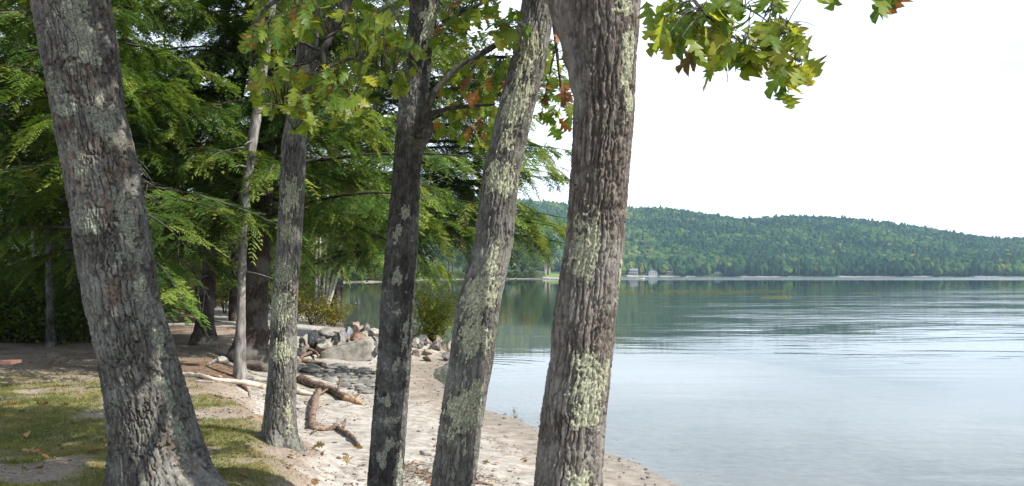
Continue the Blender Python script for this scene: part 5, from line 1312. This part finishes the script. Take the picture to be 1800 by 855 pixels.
def forest():
    rg = np.random.default_rng(55); sp = 10.6
    xs = np.arange(-520, 1950, sp); ys = np.arange(1565, 2900, sp)
    X, Y = np.meshgrid(xs, ys); X = (X + rg.uniform(-.45, .45, X.shape) * sp).ravel(); Y = (Y + rg.uniform(-.45, .45, Y.shape) * sp).ravel()
    u = X / Y * F_PX + CX; k = (u > 780) & (u < 1960) & (Y < 2720); X, Y = X[k], Y[k]
    s = shore_sd(X, Y); k = s > 5; X, Y, s = X[k], Y[k], s[k]
    # clearings: lawns in front of the houses
    u = X / Y * F_PX + CX
    clear = np.zeros(len(X), bool)
    for (x0, x1, yt, yb, d) in HOUSES[:4]: clear |= (u > x0 - 3) & (u < x1 + 4) & (Y < d + 14)
    clear |= (u > 1093) & (u < 1192) & (s < 22)
    k = ~clear; X, Y, s = X[k], Y[k], s[k]
    Z = ground_z(X, Y, s); n = len(X)
    front = sstep(120, 30, s)
    con = rg.random(n) < np.clip(.16 + .35 * front * (fbm(X / 160, Y / 160, 12, 2) > .45) + .5 * (fbm(X / 300, Y / 300, 15, 3) - .5), .05, .8)
    R = 4.0 + 6.0 * rg.random(n) ** 1.8 * np.where(con, .72, 1); H = np.where(con, rg.uniform(15, 23, n), rg.uniform(11, 17, n)) * (1 + .25 * front)
    tint = np.clip(.40 + .9 * (fbm(X / 90, Y / 90, 14, 3) - .5) + rg.normal(0, .17, n) - .22 * con + .30 * sstep(1250, 1050, X / Y * F_PX + CX), 0, 1)
    tint = np.where((rg.random(n) < .035) & ~con, rg.uniform(.85, 1, n), tint)
    Vs, Ts, tt = [], [], []
    for var in range(12):
        V1, T1 = ICO[1] if var < 6 else ICO[0]
        idx = np.nonzero((np.arange(n) % 6 == var % 6) & ((s < 260) == (var < 6)))[0]
        B = V1 * (1 + rg.uniform(-.30, .30, (len(V1), 1)))
        base = np.repeat(B[None], len(idx), 0)
        cone = (1 - .62 * (base[:, :, 2:3] + 1) / 2)
        base = np.where(con[idx][:, None, None], np.concatenate([base[:, :, :2] * cone * 1.25, base[:, :, 2:3]], 2), base)
        a = rg.uniform(0, 6.28, len(idx)); ca, sa = np.cos(a)[:, None], np.sin(a)[:, None]
        P = np.stack([(base[:, :, 0] * ca - base[:, :, 1] * sa) * R[idx, None] + X[idx, None], (base[:, :, 0] * sa + base[:, :, 1] * ca) * R[idx, None] + Y[idx, None],
                      Z[idx, None] + H[idx, None] * (.52 + .48 * base[:, :, 2])], 2)
        Vs.append(P.reshape(-1, 3)); o = sum(len(q) for q in Vs[:-1])
        Ts.append((T1[None] + (np.arange(len(idx)) * len(V1))[:, None, None] + o).reshape(-1, 3)); tt.append(np.repeat(tint[idx], len(V1)) + rg.normal(0, .05, len(idx) * len(V1)))
    o = link("forest", make_mesh("forest", np.concatenate(Vs), None, np.concatenate(Ts), [M['hill_wood']], smooth=False, attrs={"tint": np.clip(np.concatenate(tt), 0, 1)}))
    tag(o, kind="stuff"); print("forest trees", n)
forest()

# ------------------------------------------------------------------ houses, boats and weed beds far off
def house(k, wall, roof, label, storeys, gable, nwin, deck=False):
    x0, x1, yt, yb, Y = HOUSES[k]
    a, b = at(x0, yb, Y), at(x1, yt, Y); w = b[0] - a[0]; cx = (a[0] + b[0]) / 2; g = gz(cx, Y); zb = max(g, a[2]); h = b[2] - zb; d = w * .7
    zw = zb + h * (.62 if gable else .74)
    t = thing("lake_house", (cx, Y, g), label, "house", "houses on the far shore")
    mb = MB(); mb.box((cx, Y + d / 2, (g - .6 + zw) / 2), (w * .92, d, zw - g + .6)); part("wall", t, t, *mb.get(), mats=[M[wall]], smooth=False)
    e = w * .5
    if gable:   # gable towards the lake
        V = [(cx - e, Y - .5, zw), (cx, Y - .5, b[2]), (cx + e, Y - .5, zw), (cx - e, Y + d + .5, zw), (cx, Y + d + .5, b[2]), (cx + e, Y + d + .5, zw)]
        V2 = [(x, y, z - .35) for x, y, z in V]
        part("roof", t, t, V + V2, [(0, 1, 4, 3), (1, 2, 5, 4), (6, 9, 10, 7), (7, 10, 11, 8), (0, 6, 7, 1), (1, 7, 8, 2), (3, 4, 10, 9), (4, 5, 11, 10), (0, 3, 9, 6), (2, 8, 11, 5)], mats=[M[roof]], smooth=False)
        part("gable_wall", t, t, [(cx - e * .9, Y + .02, zw), (cx + e * .9, Y + .02, zw), (cx, Y + .02, b[2] - .5), (cx - e * .9, Y + d, zw), (cx + e * .9, Y + d, zw), (cx, Y + d, b[2] - .5)], [(0, 1, 4, 3), (1, 2, 5, 4), (2, 0, 3, 5)], [(0, 2, 1), (3, 4, 5)], mats=[M[wall]], smooth=False)
    else:
        V = [(cx - e, Y - .8, zw), (cx + e, Y - .8, zw), (cx + e, Y + d / 2, b[2]), (cx - e, Y + d / 2, b[2]), (cx - e, Y + d + .8, zw), (cx + e, Y + d + .8, zw)]
        V2 = [(x, y, z - .35) for x, y, z in V]
        part("roof", t, t, V + V2, [(0, 1, 2, 3), (3, 2, 5, 4), (6, 9, 8, 7), (9, 10, 11, 8), (0, 6, 7, 1), (4, 5, 11, 10), (0, 3, 9, 6), (3, 4, 10, 9), (1, 7, 8, 2), (2, 8, 11, 5)], mats=[M[roof]], smooth=False)
    sh = (zw - zb) / storeys
    for r in range(storeys):
        for q in range(nwin):
            wx = cx + (q - (nwin - 1) / 2) * w * .86 / nwin; wz = zb + (r + .52) * sh
            mb = MB(); mb.box((wx, Y - .06, wz), (w * .5 / nwin, .14, sh * .55)); fo = part("window", t, t, *mb.get(), mats=[M['white_paint']], smooth=False)
            mb = MB(); mb.box((wx, Y - .14, wz), (w * .42 / nwin, .06, sh * .46)); part("pane", t, fo, *mb.get(), mats=[M['glass_dark']], smooth=False)
    mb = MB(); mb.box((cx + w * .2, Y + d * .55, b[2] + .1), (1.0, 1.0, 2.2)); part("chimney", t, t, *mb.get(), mats=[M['roof_brown']], smooth=False)
    if deck:
        mb = MB(); mb.box((cx, Y - 1.6, zb + sh * .95), (w * .95, 3.0, .3))
        part("deck", t, t, *mb.get(), mats=[M['white_paint']], smooth=False)
        for q in (-.45, -.15, .15, .45):
            mb = MB(); mb.box((cx + q * w * .95, Y - 2.9, (g + zb + sh * .95) / 2 - .2), (.35, .35, zb + sh * .95 - g)); part("post", t, t, *mb.get(), mats=[M['white_paint']], smooth=False)
house(0, 'grey_clap', 'roof_grey', "wide grey two storey lake house with white decks, leftmost on the far shore", 2, False, 5, True)
house(1, 'white_paint', 'roof_grey', "white gabled lake house standing right of the wide grey house", 2, True, 3)
house(2, 'brown_clap', 'roof_brown', "low brown cabin with a pale eave above a lawn on the far shore", 1, False, 3)
house(3, 'grey_clap', 'roof_grey', "small pale grey lake cottage alone among dark trees on the far shore", 1, True, 2)
house(4, 'tan_clap', 'roof_grey', "tan house above the green lawn seen between the bowed and the thickest trunks", 2, True, 2)
def lawn(name, px, Y0, Y1, c, mname, lift):
    n = 14; xs0 = np.linspace(at(px[0], 480, Y0)[0], at(px[1], 480, Y0)[0], n); xs1 = np.linspace(at(px[0], 480, Y1)[0], at(px[1], 480, Y1)[0], n)
    rows = []
    for f in np.linspace(0, 1, 6):
        x = lerp(xs0, xs1, f); y = np.full(n, lerp(Y0, Y1, f)); rows.append(np.stack([x, y, np.maximum(ground_z(x, y), 0) + lift], 1))
    V = np.concatenate(rows); i, j = np.meshgrid(np.arange(5), np.arange(n - 1), indexing='ij')
    Q = np.stack([i * n + j, i * n + j + 1, (i + 1) * n + j + 1, (i + 1) * n + j], -1).reshape(-1, 4)
    tag(link(name, make_mesh(name, V, Q, mats=[M[mname]])), kind="structure")
M['lawn'] = noise_mat('mown lawn', [(0.3, (0.09, 0.15, 0.03)), (0.7, (0.14, 0.20, 0.05))], .3, .9, .1, 0)
M['far_sand'] = noise_mat('far beach sand', [(0.3, (0.24, 0.215, 0.185)), (0.7, (0.34, 0.31, 0.275))], .2, .9, .1, 0)
lawn("lawn", (958, 1000), 696, 765, None, 'lawn', .35)
lawn("beach", (954, 1000), 686, 695, None, 'far_sand', .3)
lawn("lawn", (1168, 1192), 1640, 1664, None, 'lawn', .5)
lawn("lawn", (1098, 1130), 1612, 1630, None, 'lawn', .45)
for a, b, y0 in ((1102, 1122, 1598), (1130, 1150, 1606), (1160, 1196, 1622), (1206, 1222, 1632), (1588, 1640, 1612)):
    lawn("beach", (a, b), y0, y0 + 26, None, 'far_sand', .55)
def boat(px, py, L, rot, label, cabin):
    p = at(px, py, 100); Y = CAM_Z / ((CAM_Z - p[2]) / 100); x = p[0] * Y / 100
    t = thing("motorboat" if cabin else "rowing_boat", (x, Y, 0), label, "boat")
    n = 12; u = np.linspace(-1, 1, n); V = []
    for q in u:
        wd = .5 * L * .36 * (1 - max(0, q) ** 2.2) * (1 if q > -1 else .9); top = .09 * L + .05 * L * max(0, q)
        for sx, z in ((-1, top), (-.86, .02), (-.3, -.10), (.3, -.10), (.86, .02), (1, top), (.88, top), (.7, .06), (-.7, .06), (-.88, top)): V.append((q * L / 2, sx * wd, z))
    V = np.array(V); c, s = math.cos(rot), math.sin(rot); V = np.c_[V[:, 0] * c - V[:, 1] * s + x, V[:, 0] * s + V[:, 1] * c + Y, V[:, 2]]
    m = 10; i, j = np.meshgrid(np.arange(n - 1), np.arange(m), indexing='ij'); j2 = (j + 1) % m
    Q = list(np.stack([i * m + j, i * m + j2, (i + 1) * m + j2, (i + 1) * m + j], -1).reshape(-1, 4)); 
    Q += [(0, 1, 8, 9), (1, 2, 7, 8), (2, 3, 6, 7), (3, 4, 5, 6)]
    part("hull", t, t, V, Q, mats=[M['white_paint']])
    for f in ((-.45,), (.05,)) if not cabin else ((-.6,),):
        mb = MB(); mb.box((x + f[0] * L / 2 * c, Y + f[0] * L / 2 * s, .07 * L), (.06 * L, .30 * L, .02 * L), rot); part("seat", t, t, *mb.get(), mats=[M['tan_clap']], smooth=False)
    if cabin:
        mb = MB(); mb.box((x, Y, .17 * L), (.05 * L, .28 * L, .12 * L), rot); part("windshield", t, t, *mb.get(), mats=[M['glass_dark']], smooth=False)
        mb = MB(); mb.box((x - .5 * L * c, Y - .5 * L * s, .1 * L), (.06 * L, .07 * L, .14 * L), rot); part("outboard_motor", t, t, *mb.get(), mats=[M['roof_grey']], smooth=False)
boat(580, 504, 2.6, .2, "small white rowing boat floating in the cove beside the birch clump", False)
boat(1125, 491.5, 6.5, .1, "white motorboat far out before the white gabled house", True)
boat(1207, 487.8, 6, .3, "white boat moored by the far beach right of the brown cabin", True)
def weeds():
    rg = np.random.default_rng(66); n = 11000
    px = rg.uniform(1085, 1400, n); f = (px - 1085) / 315
    py = 514.5 - 2.0 * f + rg.normal(0, 1, n) * (3.0 - 1.1 * f); k = rg.random(n) < (1 - .5 * f) * sstep(.30, .5, fbm(px / 22, py / 3, 5, 3)); px, py = px[k], py[k]
    m2 = 800; px = np.concatenate([px, rg.uniform(1340, 1392, m2), rg.uniform(1500, 1545, 300)]); py = np.concatenate([py, rg.normal(523, 1.2, m2), rg.normal(515.5, .8, 300)])
    P = np.array([at(a, b, 100) for a, b in zip(px, py)]); Y = CAM_Z / ((CAM_Z - P[:, 2]) / 100); X = P[:, 0] * Y / 100; n = len(X)
    a = rg.uniform(0, 6.28, n); h = rg.uniform(.01, .07, n); l = rg.uniform(.06, .2, n)
    C = np.stack([X, Y, np.full(n, -.03)], 1); D = np.stack([np.cos(a) * l, np.sin(a) * l, h], 1); N = np.stack([-np.sin(a) * .05, np.cos(a) * .05, 0 * a], 1)
    V = np.stack([C - N, C + N, C + D + N * .6, C + D - N * .6], 1).reshape(-1, 3)
    tag(link("water_weeds", make_mesh("water_weeds", V, np.arange(4 * n).reshape(-1, 4), mats=[M['weed']], smooth=False, attrs={"tint": np.repeat(rg.random(n), 4)})), kind="stuff")
M['weed'] = leaf_mat('olive water weeds', [(0.10, 0.115, 0.03), (0.15, 0.15, 0.04), (0.2, 0.16, 0.045)], .3, .6, .2, 1, tint_attr=True)
weeds()

# ------------------------------------------------------------------ haze over the lake
def haze():
    m, N, L, out = mat_new("thin haze")
    v = N.new("ShaderNodeVolumePrincipled"); v.inputs["Color"].default_value = (0.50, 0.78, 1.0, 1); v.inputs["Density"].default_value = HAZE
    v.inputs["Anisotropy"].default_value = 0.2
    L.new(v.outputs[0], out.inputs["Volume"])
    mb = MB(); mb.box((0, 0, 118), (9400, 9400, 254)); o = link("haze", make_mesh("haze", *mb.get(), mats=[m], smooth=False)); tag(o, kind="stuff")
HAZE = 0.00008
haze()
